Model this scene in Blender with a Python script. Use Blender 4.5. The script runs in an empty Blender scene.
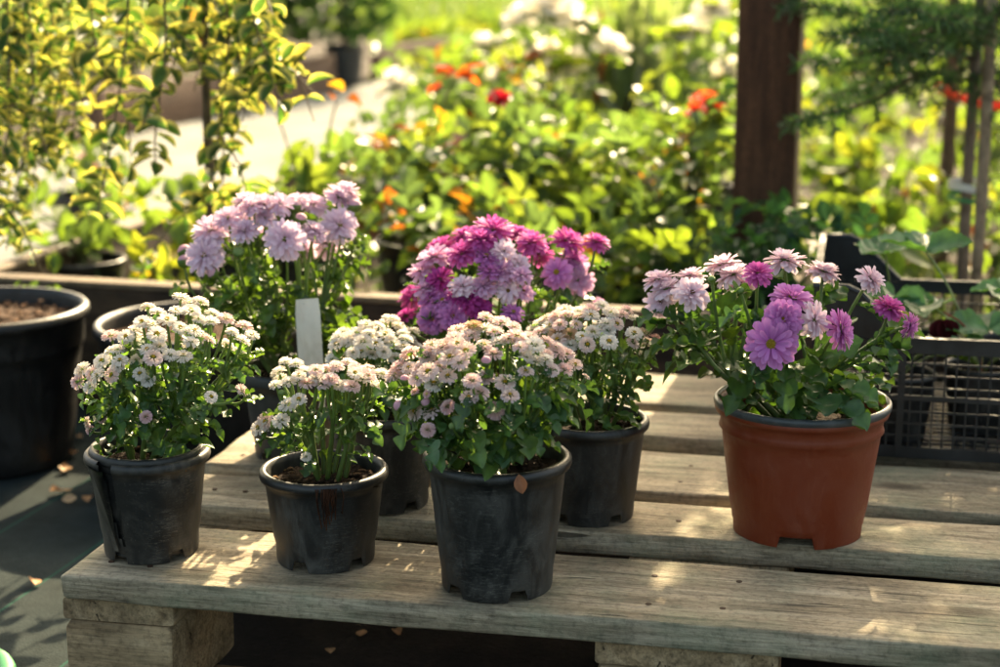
import bpy, math, random
import numpy as np
from mathutils import Vector, Matrix, noise as mnoise

R = math.radians
scene = bpy.context.scene
COL = scene.collection
rnd = random.Random(7)

# ---------------------------------------------------------------- camera
F, PITCH, CAMH = 1667.0, R(12.64), 0.65
FWD = np.array([0, math.cos(PITCH), -math.sin(PITCH)])
UPV = np.array([0, math.sin(PITCH), math.cos(PITCH)])
CAM = np.array([0, 0, CAMH])
cd = bpy.data.cameras.new('camera')
co = bpy.data.objects.new('camera', cd)
COL.objects.link(co)
co.location = CAM
co.rotation_euler = (math.pi / 2 - PITCH, 0, 0)
cd.sensor_width = 36
cd.lens = F * 0.036
cd.clip_start = 0.05
cd.clip_end = 500
cd.dof.use_dof = True
cd.dof.focus_distance = 1.40
cd.dof.aperture_fstop = 5.0
cd.dof.aperture_blades = 9
scene.camera = co


def U(px, py, d):
    """point seen in that direction at distance d along the view axis"""
    return CAM + np.array([(px - 500) / F * d, 0, 0]) + UPV * ((333.5 - py) / F * d) + FWD * d


def G(px, py, z=0.0):
    """point seen in that direction on the level plane z"""
    v = np.array([(px - 500) / F, 0, 0]) + UPV * ((333.5 - py) / F) + FWD
    return CAM + v * ((z - CAMH) / v[2])


def depth(p):
    return float(np.dot(np.asarray(p) - CAM, FWD))


# ---------------------------------------------------------------- objects
def tag(o, label=None, cat=None, group=None, kind=None):
    if label: o['label'] = label
    if cat: o['category'] = cat
    if group: o['group'] = group
    if kind: o['kind'] = kind
    return o


def thing(name, loc, label, cat, group=None, rz=0.0):
    o = bpy.data.objects.new(name, None)
    o.empty_display_size = 0.05
    COL.objects.link(o)
    o.location = loc
    o.rotation_euler = (0, 0, rz)
    return tag(o, label, cat, group)


class MB:
    """collects shapes (world coordinates, a colour per vertex) into one mesh"""
    def __init__(s):
        s.v, s.f, s.m, s.c, s.n = [], [], [], [], 0

    def add(s, v, f, col=(.5, .5, .5), mat=0):
        v = np.asarray(v, float)
        c = np.asarray(col, float)
        if c.ndim == 1: c = np.tile(c, (len(v), 1))
        s.v.append(v); s.c.append(c)
        n = s.n
        s.f += [tuple(i + n for i in q) for q in f]
        s.m += [mat] * len(f)
        s.n += len(v)

    def mesh(s, name, mats, origin=(0, 0, 0), smooth=True):
        me = bpy.data.meshes.new(name)
        V = np.concatenate(s.v) - np.asarray(origin, float)
        me.from_pydata(V.tolist(), [], s.f)
        for m in (mats if isinstance(mats, (list, tuple)) else [mats]): me.materials.append(m)
        me.polygons.foreach_set('material_index', s.m)
        if smooth: me.polygons.foreach_set('use_smooth', [True] * len(s.f))
        a = me.color_attributes.new('Col', 'FLOAT_COLOR', 'POINT')
        C = np.concatenate(s.c)
        a.data.foreach_set('color', np.concatenate([C, np.ones((len(C), 1))], 1).astype(np.float32).ravel())
        me.update()
        return me

    def build(s, name, mats, parent=None, smooth=True, origin=None):
        if origin is None: origin = tuple(parent.location) if parent else (0, 0, 0)
        o = bpy.data.objects.new(name, s.mesh(name, mats, origin, smooth))
        COL.objects.link(o)
        if parent: o.parent = parent
        else: o.location = origin
        return o


def unit(v):
    v = np.asarray(v, float)
    n = np.linalg.norm(v)
    return v / n if n > 1e-9 else np.array([0, 0, 1.])


def frame(d, n):
    """matrix with columns side, d, normal"""
    d = unit(d)
    s = np.cross(d, n)
    if np.linalg.norm(s) < 1e-4: s = np.cross(d, [1, .3, .2])
    s = unit(s)
    return np.stack([s, d, np.cross(s, d)], 1)


def rv(r, a=1.0):
    return np.array([r.gauss(0, 1), r.gauss(0, 1), r.gauss(0, 1)]) * a


def tube(mb, pts, rad, col=(.2, .3, .08), sides=5, mat=0, cap=False):
    pts = [np.asarray(p, float) for p in pts]
    n = len(pts)
    if not hasattr(rad, '__len__'): rad = [rad] * n
    V, Fc = [], []
    prev = None
    for i in range(n):
        t = unit(pts[min(i + 1, n - 1)] - pts[max(i - 1, 0)])
        a = prev if prev is not None else np.array([.31, .92, .2])
        a = a - t * np.dot(a, t)
        if np.linalg.norm(a) < 1e-3: a = np.cross(t, [1, 0, 0.1])
        a = unit(a); prev = a
        b = np.cross(t, a)
        for k in range(sides):
            w = 2 * math.pi * k / sides
            V.append(pts[i] + (a * math.cos(w) + b * math.sin(w)) * rad[i])
    for i in range(n - 1):
        for k in range(sides):
            k2 = (k + 1) % sides
            Fc.append((i * sides + k, i * sides + k2, (i + 1) * sides + k2, (i + 1) * sides + k))
    if cap:
        Fc.append(tuple(range(sides))[::-1]); Fc.append(tuple((n - 1) * sides + k for k in range(sides)))
    mb.add(V, Fc, col, mat)


def bez(a, b, c, n=6):
    a, b, c = map(np.asarray, (a, b, c))
    return [(1 - t) ** 2 * a + 2 * t * (1 - t) * b + t * t * c for t in np.linspace(0, 1, n)]


def polyline(P, n):
    """n points on a smooth line through P"""
    P = [np.asarray(p, float) for p in P]
    Q = [2 * P[0] - P[1]] + P + [2 * P[-1] - P[-2]]
    out = []
    for t in np.linspace(0, len(P) - 1 - 1e-6, n):
        i = int(t); u = t - i
        a, b, c, d = Q[i:i + 4]
        out.append(.5 * ((2 * b) + (c - a) * u + (2 * a - 5 * b + 4 * c - d) * u * u + (3 * b - a - 3 * c + d) * u ** 3))
    return out


# ---------------------------------------------------------------- materials
class NT:
    def __init__(s, name):
        s.m = bpy.data.materials.new(name)
        s.m.use_nodes = True
        s.t = s.m.node_tree
        s.t.nodes.clear()
        s.out = s.t.nodes.new('ShaderNodeOutputMaterial')

    def n(s, typ, **kw):
        o = s.t.nodes.new('ShaderNode' + typ)
        for k, v in kw.items():
            if k.startswith('i_'):
                o.inputs[k[2:].replace('_', ' ')].default_value = v
            else: setattr(o, k, v)
        return o

    def l(s, a, ao, b, bi):
        s.t.links.new(a.outputs[ao], b.inputs[bi])

    def coord(s, scale=(1, 1, 1), rnd=True):
        tc = s.n('TexCoord')
        mp = s.n('Mapping')
        mp.inputs['Scale'].default_value = scale
        if rnd:
            oi = s.n('ObjectInfo')
            ad = s.n('VectorMath', operation='ADD')
            sc = s.n('VectorMath', operation='SCALE')
            cm = s.n('CombineXYZ')
            s.l(oi, 'Random', cm, 0); s.l(oi, 'Random', cm, 1); s.l(oi, 'Random', cm, 2)
            s.l(cm, 0, sc, 0); sc.inputs['Scale'].default_value = 7.0
            s.l(tc, 'Object', ad, 0); s.l(sc, 0, ad, 1)
            s.l(ad, 0, mp, 'Vector')
        else: s.l(tc, 'Object', mp, 'Vector')
        return mp

    def noise(s, src, scale, detail=4, rough=.55, dist=0.0):
        o = s.n('TexNoise', i_Scale=scale, i_Detail=detail, i_Roughness=rough, i_Distortion=dist)
        s.l(src, 0, o, 'Vector')
        return o

    def ramp(s, src, stops, so=0):
        o = s.n('ValToRGB')
        e = o.color_ramp.elements
        while len(e) < len(stops): e.new(.5)
        for k, (p, c) in enumerate(stops):
            e[k].position = p
            e[k].color = (c, c, c, 1) if not hasattr(c, '__len__') else (*c, 1)
        s.l(src, so, o, 0)
        return o

    def mix(s, fac, a, b, blend='MIX'):
        o = s.n('MixRGB', blend_type=blend)
        for i, x in ((0, fac), (1, a), (2, b)):
            if isinstance(x, tuple) and len(x) == 2 and hasattr(x[0], 'outputs'): s.l(x[0], x[1], o, i)
            elif hasattr(x, 'outputs'): s.l(x, 0, o, i)
            elif hasattr(x, '__len__'): o.inputs[i].default_value = (*x, 1)
            else: o.inputs[i].default_value = x
        return o

    def bump(s, h, strength, dist=.01, prev=None):
        o = s.n('Bump', i_Strength=strength, i_Distance=dist)
        s.l(h, 0, o, 'Height')
        if prev: s.l(prev, 0, o, 'Normal')
        return o


def mat_foliage(name, trans=.35, rough=.42, boost=(1.35, 1.25, .45), spec=.5, var=.35):
    m = NT(name)
    at = m.n('Attribute', attribute_name='Col')
    mp = m.coord((1, 1, 1), False)
    ns = m.noise(mp, 60, 3)
    r = m.ramp(ns, [(.3, 1 - var), (.7, 1 + var * .6)])
    c = m.mix(1.0, (at, 'Color'), r, 'MULTIPLY')
    p = m.n('BsdfPrincipled')
    p.inputs['Roughness'].default_value = rough
    p.inputs['Specular IOR Level'].default_value = spec
    m.l(c, 0, p, 'Base Color')
    b = m.bump(ns, .25, .002); m.l(b, 0, p, 'Normal')
    tc = m.mix(1.0, c, boost, 'MULTIPLY')
    tr = m.n('BsdfTranslucent'); m.l(tc, 0, tr, 'Color')
    mx = m.n('MixShader'); mx.inputs[0].default_value = trans
    m.l(p, 0, mx, 1); m.l(tr, 0, mx, 2); m.l(mx, 0, m.out, 0)
    return m.m


def mat_vcol(name, rough=.7, spec=.3, var=.3, scale=80, bump=.2):
    m = NT(name)
    at = m.n('Attribute', attribute_name='Col')
    mp = m.coord((1, 1, 1), False)
    ns = m.noise(mp, scale, 4)
    r = m.ramp(ns, [(.3, 1 - var), (.7, 1 + var)])
    c = m.mix(1.0, (at, 'Color'), r, 'MULTIPLY')
    p = m.n('BsdfPrincipled')
    p.inputs['Roughness'].default_value = rough
    p.inputs['Specular IOR Level'].default_value = spec
    m.l(c, 0, p, 'Base Color')
    b = m.bump(ns, bump, .004); m.l(b, 0, p, 'Normal')
    m.l(p, 0, m.out, 0)
    return m.m


def mat_wood(name, dark, mid, light, green=.25, bump=.6, rough=.8, crack=1.0):
    m = NT(name)
    big = m.noise(m.coord((1.6, 16, 16)), 3.0, 5, .6, .6)
    fine = m.noise(m.coord((7, 90, 90)), 2.0, 6, .7, .4)
    hair = m.noise(m.coord((26, 430, 430)), 1.0, 3, .6, .3)
    mc = m.coord((1, 1, 1))
    speck = m.noise(mc, 170, 4, .7)
    blot = m.noise(mc, 9, 5, .65)
    g = m.ramp(big, [(.28, dark), (.5, mid), (.72, light)])
    c = m.mix(.85, g, m.ramp(fine, [(.3, .45), (.5, .95), (.75, 1.2)]), 'MULTIPLY')
    c = m.mix(.7, c, m.ramp(hair, [(.3, .5), (.5, 1.0), (.7, 1.25)]), 'MULTIPLY')
    c = m.mix(.75, c, m.ramp(speck, [(.34, .55), (.5, 1.0), (.7, 1.15)]), 'MULTIPLY')
    gm = m.ramp(blot, [(.48, 0.0), (.68, green)])
    c = m.mix(gm, c, (.19, .25, .15))
    st = m.ramp(m.noise(mc, 6, 6, .7, .4), [(.34, .5), (.54, 1.0)])
    c = m.mix(.8, c, st, 'MULTIPLY')
    # open checks along the grain, and a few knots
    ck = m.noise(m.coord((4, 75, 75)), 1.5, 2, .5, .9)
    cr = m.ramp(ck, [(.27, .1), (.31, 1.0)])
    c = m.mix(crack * .85, c, cr, 'MULTIPLY')
    vo = m.n('TexVoronoi'); vo.inputs['Scale'].default_value = 1.0
    m.l(m.coord((5, 12, 12)), 0, vo, 'Vector')
    kn = m.ramp(vo, [(.05, 1.0), (.13, .55), (.17, 0.0)])
    c = m.mix(kn, c, tuple(x * .45 for x in dark))
    p = m.n('BsdfPrincipled')
    p.inputs['Roughness'].default_value = rough
    p.inputs['Specular IOR Level'].default_value = .25
    m.l(c, 0, p, 'Base Color')
    h = m.mix(.35, m.mix(.5, fine, hair), speck)
    h2 = m.mix(.7, h, cr, 'MULTIPLY')
    bp = m.bump(h2, bump, .004)
    m.l(bp, 0, p, 'Normal'); m.l(p, 0, m.out, 0)
    return m.m


def mat_plastic(name, base, dust, rough=.42, dustamt=.5, scale=1.0):
    m = NT(name)
    mp = m.coord((1, 1, 1))
    d1 = m.noise(mp, 14 * scale, 6, .7, .5)
    d2 = m.noise(m.coord((1, 1, .35)), 60 * scale, 4, .6, 1.5)
    mk = m.mix(1.0, m.ramp(d1, [(.40, 0.0), (.70, 1.0)]), m.ramp(d2, [(.38, .1), (.65, 1.0)]), 'MULTIPLY')
    sc = m.noise(m.coord((9, 9, 60)), 5 * scale, 3, .6, 3.5)
    sr = m.ramp(sc, [(.56, 0.0), (.60, .9), (.63, .1), (.70, .5)])
    pa = m.noise(mp, 22 * scale, 2, .5)
    sr = m.mix(1.0, sr, m.ramp(pa, [(.5, 0.0), (.62, 1.0)]), 'MULTIPLY')
    sp = m.noise(mp, 420 * scale, 2, .5)
    mk2 = m.mix(1.0, mk, sr, 'ADD')
    mk2 = m.mix(.5, mk2, m.ramp(sp, [(.66, 0.0), (.74, .8)]), 'ADD')
    k = m.mix(1.0, mk2, (dustamt,) * 3, 'MULTIPLY')
    c = m.mix(k, base, dust)
    p = m.n('BsdfPrincipled')
    m.l(c, 0, p, 'Base Color')
    rr = m.ramp(mk2, [(0, rough), (.8, min(1, rough + .35))])
    m.l(rr, 0, p, 'Roughness')
    b = m.bump(d2, .15, .002)
    b2 = m.bump(sr, .1, .001, b); m.l(b2, 0, p, 'Normal')
    m.l(p, 0, m.out, 0)
    return m.m


M = {}
M['leaf'] = mat_foliage('leaf', .42, .38, (1.6, 1.45, .45))
M['eleaf'] = mat_foliage('euonymus_leaf', .5, .5, (1.6, 1.5, .6))
M['roseleaf'] = mat_foliage('rose_leaf', .55, .42, (1.6, 1.5, .6), .45)
M['needle'] = mat_foliage('needle', .4, .55, (1.4, 1.4, .5), .3)
M['grass'] = mat_foliage('grass_blade', .45, .45, (1.15, 1.25, .6))
M['petal'] = mat_foliage('petal', .34, .6, (1.05, 1.0, .95), .2, .08)
M['rosepetal'] = mat_foliage('rose_petal', .62, .6, (1.05, 1.03, .98), .2, .08)
M['stem'] = mat_foliage('stem', .15, .5, (1.3, 1.2, .5))
M['centre'] = mat_vcol('flower_centre', .8, .1, .3, 900, .5)
M['bark'] = mat_vcol('bark', .85, .2, .45, 70, .6)
M['soil'] = mat_vcol('soil', .95, .1, .6, 220, .9)
M['dry'] = mat_foliage('dry_leaf', .25, .6, (1.2, 1.0, .6), .2)
M['pallet'] = mat_wood('weathered_wood', (.15, .115, .072), (.31, .25, .165), (.47, .395, .28), .35, 1.0)
M['block'] = mat_wood('rough_block_wood', (.16, .10, .05), (.33, .23, .125), (.46, .34, .20), .05, .45)
M['boardwood'] = mat_wood('stained_board', (.03, .018, .011), (.055, .034, .02), (.095, .062, .038), .0, .5, .7)
M['postwood'] = mat_wood('post_wood', (.045, .018, .007), (.075, .031, .013), (.115, .052, .023), .0, .4, .65, .5)
M['sunlitwood'] = mat_wood('sunlit_wood', (.10, .07, .045), (.19, .14, .09), (.28, .22, .15), .0, .5)  # lighter copy of the planter wood, with sunlight put into the colour
M['farboard'] = mat_wood('old_board', (.07, .04, .024), (.12, .07, .045), (.18, .115, .078), .0, .5)
M['black'] = mat_plastic('black_plastic', (.0065, .007, .0075), (.17, .16, .135), .42, .42)
M['blackold'] = mat_plastic('dusty_black_plastic', (.008, .0085, .0085), (.22, .19, .15), .45, .55)
M['bigpot'] = mat_plastic('thick_black_plastic', (.005, .005, .0055), (.06, .055, .05), .42, .3, .6)
M['greypot'] = mat_plastic('grey_black_plastic', (.014, .016, .016), (.10, .095, .085), .5, .4)
M['terra'] = mat_plastic('terracotta_plastic', (.15, .021, .004), (.30, .12, .06), .42, .28)
M['rimgrey'] = mat_plastic('grey_rim', (.03, .036, .04), (.2, .2, .19), .4, .4)
M['crate'] = mat_plastic('crate_plastic', (.006, .0065, .007), (.08, .075, .065), .4, .35)
M['white'] = mat_plastic('white_plastic', (.72, .69, .62), (.42, .38, .3), .45, .5)
M['red'] = mat_plastic('red_ribbon', (.65, .045, .015), (.5, .15, .08), .5, .2)
M['greenp'] = mat_plastic('green_plastic', (.02, .22, .06), (.2, .3, .2), .4, .3)


def mat_ground():
    m = NT('weed_fabric')
    mp = m.coord((1, 1, 1), False)
    rot = m.n('Mapping'); rot.inputs['Rotation'].default_value = (0, 0, R(15))
    tc = m.n('TexCoord'); m.l(tc, 'Object', rot, 'Vector')
    sep = m.n('SeparateXYZ'); m.l(rot, 0, sep, 0)
    # green threads along the cloth every 15 cm
    a = m.n('Math', operation='MULTIPLY'); m.l(sep, 0, a, 0); a.inputs[1].default_value = 1 / .13
    fr = m.n('Math', operation='FRACT'); m.l(a, 0, fr, 0)
    ln = m.ramp(fr, [(.0, .55), (.018, .55), (.03, 0.0)], 0)
    big = m.noise(mp, 2.2, 6, .65, .3)
    med = m.noise(mp, 22, 6, .7)
    wv = m.noise(mp, 420, 2, .5)
    c = m.ramp(big, [(.35, (.013, .019, .020)), (.5, (.023, .031, .031)), (.68, (.038, .046, .043))])
    c = m.mix(.75, c, m.ramp(med, [(.3, .55), (.7, 1.3)]), 'MULTIPLY')
    c = m.mix(.5, c, m.ramp(wv, [(.35, .6), (.65, 1.3)]), 'MULTIPLY')
    c = m.mix(ln, c, (.015, .09, .06))
    p = m.n('BsdfPrincipled'); p.inputs['Roughness'].default_value = .95
    p.inputs['Specular IOR Level'].default_value = .08
    m.l(c, 0, p, 'Base Color')
    b = m.bump(m.mix(.5, med, wv), .5, .004); m.l(b, 0, p, 'Normal'); m.l(p, 0, m.out, 0)
    return m.m


def mat_noisy(name, a, b, c, s1=4, s2=60, bump=.6, rough=.9):
    m = NT(name)
    mp = m.coord((1, 1, 1), False)
    n1 = m.noise(mp, s1, 6, .65, .3); n2 = m.noise(mp, s2, 6, .7)
    k = m.ramp(n1, [(.33, a), (.5, b), (.68, c)])
    k = m.mix(.7, k, m.ramp(n2, [(.3, .55), (.7, 1.3)]), 'MULTIPLY')
    p = m.n('BsdfPrincipled'); p.inputs['Roughness'].default_value = rough
    p.inputs['Specular IOR Level'].default_value = .12
    m.l(k, 0, p, 'Base Color')
    bb = m.bump(n2, bump, .01); m.l(bb, 0, p, 'Normal'); m.l(p, 0, m.out, 0)
    return m.m


M['fabric'] = mat_ground()
M['path'] = mat_noisy('sunlit_path_cloth', (.12, .125, .112), (.165, .17, .155), (.21, .215, .20), 3, 120, .3)  # paler than the ground cloth, sunlight on the path is in the colour
M['bedsoil'] = mat_noisy('bed_soil', (.025, .018, .012), (.045, .032, .02), (.07, .05, .032), 6, 80, .9)
M['rust'] = mat_noisy('rusty_nail', (.03, .018, .012), (.055, .03, .018), (.09, .05, .03), 300, 900, .3, .7)
M['shadesoil'] = mat_noisy('shade_darkened_soil', (.010, .008, .006), (.016, .012, .009), (.026, .02, .014), 9, 160, .9)  # soil colour lowered to carry the shade under the pallet
M['lawn'] = mat_noisy('lawn_ground', (.05, .08, .02), (.08, .11, .03), (.11, .135, .04), 2, 60, .6)


# ---------------------------------------------------------------- sheets of ground
def sheet(name, corners, z, mat, label=None):
    mb = MB()
    mb.add([(x, y, z) for x, y in corners], [tuple(range(len(corners)))])
    o = mb.build(name, mat, smooth=False)
    return tag(o, kind='structure')


sheet('ground', [(-150, -4), (150, -4), (150, 300), (-150, 300)], 0, M['fabric'])
YB = R(15)
BU, BV = np.array([math.cos(YB), -math.sin(YB)]), np.array([math.sin(YB), math.cos(YB)])
PCS = np.array([-.371, 1.331])
BC = np.array([-.80, 2.47])         # left front corner of the rose bed


def bed(u, v): return tuple(BC + BU * u + BV * v)


sheet('path', [bed(-1.58, .1), bed(-.02, .1), bed(-.02, 14), bed(-1.58, 14)], .004, M['path'])
sheet('planting_bed', [bed(0, 0), bed(6, 0), bed(6, 11), bed(0, 11)], .045, M['bedsoil'])
sheet('far_bed', [bed(-5, .2), bed(-1.61, .2), bed(-1.61, 11.4), bed(-5, 11.4)], .03, M['bedsoil'])
sheet('shaded_soil_sheet', [tuple(PCS + np.array(q_)) for q_ in ((-.0, .10), (1.5, -.20), (1.7, .50), (.2, .82))], .004, M['shadesoil'])  # added soil patch, darkened to stand in for shade below the deck
sheet('lawn', [(-60, 14.5), (60, 14.5), (60, 120), (-60, 120)], .008, M['lawn'])


# ---------------------------------------------------------------- boards
def board_mb(L, W, T, seed=0, r=.003, n=36, wob=.0007, ends=.002):
    """a sawn board lying along +x from the origin, y 0..W, z 0..T, with worn edges"""
    q = random.Random(seed)
    sec = []
    for cx, cy, a0 in ((W - r, r, -90), (W - r, T - r, 0), (r, T - r, 90), (r, r, 180)):
        for k in range(3):
            a = R(a0 + 45 * k)
            sec.append((cx + r * math.cos(a), cy + r * math.sin(a)))
    # extra points along wide faces
    out = []
    for i, p in enumerate(sec):
        out.append(p)
        nx = sec[(i + 1) % len(sec)]
        if abs(nx[0] - p[0]) > W * .5:
            for k in range(1, 6): out.append((p[0] + (nx[0] - p[0]) * k / 6, p[1]))
    sec = out
    S = len(sec)
    V, Fc = [], []
    off = q.uniform(0, 50)
    xs = [0, .004] + [L * (i + 1) / (n - 1) for i in range(n - 2)] + [L - .004, L]
    for i, x in enumerate(xs):
        sh = .86 if i in (0, len(xs) - 1) else 1.0
        for (y, z) in sec:
            w = mnoise.noise_vector(Vector((x * 14 + off, y * 40, z * 60)))
            w2 = mnoise.noise_vector(Vector((x * 3 + off, y * 4, 9.0)))
            yy = W / 2 + (y - W / 2) * (1 - (1 - sh) * .06) + w[1] * wob + w2[1] * wob * 2
            zz = T / 2 + (z - T / 2) * sh + w[2] * wob * .7 + w2[2] * wob * 1.4
            V.append((x + (w[0] * ends if i < 2 or i > len(xs) - 3 else 0), yy, zz))
    for i in range(len(xs) - 1):
        for k in range(S):
            k2 = (k + 1) % S
            Fc.append((i * S + k, (i + 1) * S + k, (i + 1) * S + k2, i * S + k2))
    Fc.append(tuple(range(S))); Fc.append(tuple((len(xs) - 1) * S + k for k in range(S))[::-1])
    mb = MB(); mb.add(V, Fc)
    return mb


def put_board(name, parent, mat, L, W, T, loc, rz=0, seed=0, r=.003, n=36, wob=.0007, rot=None, nails=()):
    bm_ = board_mb(L, W, T, seed, r, n, wob)
    for (x, y) in nails:
        ring = [(x + .0026 * math.cos(k * .628), y + .0026 * math.sin(k * .628)) for k in range(10)]
        bm_.add([(x, y, T + .0004)] + [(a, b, T + .0001) for a, b in ring] + [(a, b, T - .003) for a, b in ring],
                [(0, 1 + k, 1 + (k + 1) % 10) for k in range(10)] + [(1 + k, 11 + k, 11 + (k + 1) % 10, 1 + (k + 1) % 10) for k in range(10)], mat=1)
    if nails: mat = [mat, M['rust']]
    o = bm_.build(name, mat, None, origin=(0, 0, 0))
    o.parent = parent
    o.location = loc
    o.rotation_euler = rot or (0, 0, rz)
    for pl in o.data.polygons: pl.use_smooth = len(pl.vertices) == 4
    return o


# ---------------------------------------------------------------- the pallet
PYAW = R(12.0)
PC = np.array([-.371, 1.331])
PU, PV = np.array([math.cos(PYAW), -math.sin(PYAW)]), np.array([math.sin(PYAW), math.cos(PYAW)])
DECK = .144


def pal(u, v): return PC + PU * u + PV * v


def topal(p):
    d = np.asarray(p)[:2] - PC
    return float(d @ PU), float(d @ PV)


pallet = thing('wooden_pallet', (PC[0], PC[1], 0), 'weathered grey wooden pallet used as a low table for the flower pots', 'pallet', rz=-PYAW)
PL = 1.06
for i, (v0, v1) in enumerate(((-.001, .136), (.198, .294), (.325, .463), (.517, .618), (.651, .80))):
    put_board('deck_board', pallet, M['pallet'], PL, v1 - v0, .022, (rnd.uniform(-.004, .004) if i else 0, v0, .122), seed=i + 3, r=.0022, n=110, wob=.0015,
              nails=[(u_ + rnd.gauss(0, .004), (v1 - v0) * f_ + rnd.gauss(0, .005)) for u_ in (.03, .07, .49, .56, PL - .06) for f_ in ((.25, .72) if v1 - v0 > .11 else (.45,))])
for u0, w in ((-.003, .1), (.455, .145), (PL - .103, .1)):
    put_board('cross_board', pallet, M['block'], .79, w, .0215, (u0 + w, .006, .1), rz=R(90), seed=int(u0 * 100) + 20)
    for v0 in (.004, .33, .65):
        put_board('block', pallet, M['block'], w - .004, .142, .0775, (u0 + .002, v0, .0222), seed=int(u0 * 90 + v0 * 50) + 40, n=16, wob=.001)
for v0 in (.003, .33, .652):
    put_board('bottom_board', pallet, M['block'], PL - .004, .1, .022, (.002, v0 + .01, 0), seed=int(v0 * 100) + 70)

# ---------------------------------------------------------------- pots
def pot_mb(c, z0, rb, rt, h, lip=.004, liph=.009, collar=0, notches=5, nphase=.3, slit=None, thick=.0022, seg=96, notch_h=.009, notch_w=.13, squash=0):
    """hollow flower pot by revolution: tapered wall, rolled lip, foot notches; slit=(angle, width, depth) tears the wall"""
    prof = [(rb, 0, 1), (rb + (rt - rb) * .05, .003, 0), (rb + (rt - rb) * .09, notch_h + .007, 0)]
    b0 = (notch_h + .007) / h
    top = h - liph
    if collar:
        a = h - collar
        for k in range(1, 9):
            t = b0 + (a / h - b0) * k / 8
            prof.append((rb + (rt - rb) * t - .0, h * t, 0))
        s = rt * .985
        prof += [(prof[-1][0] + .0025, a + .002, 0), (s - .001, a + .006, 0), (s, h - liph, 0)]
    else:
        for k in range(1, 10):
            t = b0 + (top / h - b0) * k / 9
            prof.append((rb + (rt - .002 - rb) * t, h * t, 0))
    x = prof[-1][0]
    prof += [(x + lip * .8, top + .0006, 0), (x + lip, top + liph * .35, 0), (x + lip * .9, top + liph * .75, 0), (x + lip * .45, h, 0),
             (x - thick * .6, h - .0003, 0), (x - thick, top + liph * .4, 0), (x - thick - .001, top - .004, 0), (rb + (rt - rb) * .5 - thick, h * .5, 0), (rb + (rt - rb) * .06 - thick, h * .16, 0), (rb - thick, .014, 0), (0.001, .014, 0)]
    V, Fc = [], []
    n = len(prof)
    for i, (r, z, foot) in enumerate(prof):
        for k in range(seg):
            a = 2 * math.pi * k / seg
            zz = z
            if i == 0 and notches:
                ph = ((a / (2 * math.pi) * notches + nphase) % 1.0) - .5
                if abs(ph) < notch_w: zz = notch_h
            if i == 1 and notches:
                ph = ((a / (2 * math.pi) * notches + nphase) % 1.0) - .5
                zz = notch_h + .0006 if abs(ph) < notch_w else z
            rr = r * (1 + .004 * math.sin(2 * a + nphase * 9) + .003 * math.sin(3 * a + rb * 300))
            if slit and i < 12:
                d = (a - slit[0] + math.pi) % (2 * math.pi) - math.pi
                if 0 < d < .55 and z > h * .12: rr += .004 * (1 - d / .55) * (z / h)
            V.append((c[0] + rr * math.cos(a), c[1] + rr * math.sin(a), z0 + zz))
    for i in range(n - 1):
        for k in range(seg):
            k2 = (k + 1) % seg
            if slit and i < 16:
                a = 2 * math.pi * (k + .5) / seg
                zc = (prof[i][1] + prof[i + 1][1]) / 2 / h
                d = (a - slit[0] + math.pi) % (2 * math.pi) - math.pi
                if zc > 1 - slit[2] and abs(d - (1 - zc) * .25) < slit[1] * (.35 + zc): continue
            Fc.append((i * seg + k, i * seg + k2, (i + 1) * seg + k2, (i + 1) * seg + k))
    mb = MB(); mb.add(V, Fc)
    return mb


def soil_mb(c, z, r, seed=0, amp=.006, clods=90, dark=(.022, .014, .009), light=(.09, .055, .03), litter=0):
    q = random.Random(seed)
    V = [(c[0], c[1], z + amp)]; C = [np.array(dark)]
    Fc = []
    rings, seg = 12, 40
    for i in range(1, rings + 1):
        for k in range(seg):
            a = 2 * math.pi * k / seg
            rr = r * i / rings
            x, y = c[0] + rr * math.cos(a), c[1] + rr * math.sin(a)
            h = mnoise.noise(Vector((x * 70, y * 70, seed))) * amp + mnoise.noise(Vector((x * 200, y * 200, seed))) * amp * .5
            V.append((x, y, z + h + amp * .6 * (1 - i / rings)))
            C.append(np.array(dark) * q.uniform(.7, 1.5))
    for k in range(seg): Fc.append((0, 1 + k, 1 + (k + 1) % seg))
    for i in range(rings - 1):
        for k in range(seg):
            k2 = (k + 1) % seg
            Fc.append((1 + i * seg + k, 1 + (i + 1) * seg + k, 1 + (i + 1) * seg + k2, 1 + i * seg + k2))
    mb = MB(); mb.add(V, Fc, np.array(C))
    for k in range(clods):
        a, rr = q.uniform(0, 6.283), r * .95 * math.sqrt(q.random())
        s = q.uniform(.0012, .0045) * (1.6 if q.random() < .12 else 1)
        p = np.array([c[0] + rr * math.cos(a), c[1] + rr * math.sin(a), z + q.uniform(0, amp)])
        oc = np.array([(1, 0, 0), (0, 1, 0), (-1, 0, 0), (0, -1, 0), (0, 0, .8), (0, 0, -.6)]) * s
        oc = oc * np.array([q.uniform(.6, 2.2), q.uniform(.6, 1.2), q.uniform(.5, 1)]) + rv(q, s * .2)
        th = q.uniform(0, 6.28)
        rm = np.array([[math.cos(th), -math.sin(th), 0], [math.sin(th), math.cos(th), 0], [0, 0, 1]])
        col = np.array(dark) + (np.array(light) - dark) * q.random() ** 2
        if q.random() < .10: col = np.array((.2, .12, .06))
        mb.add(oc @ rm.T + p, [(0, 1, 4), (1, 2, 4), (2, 3, 4), (3, 0, 4), (1, 0, 5), (2, 1, 5), (3, 2, 5), (0, 3, 5)], col)
    return mb


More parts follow.
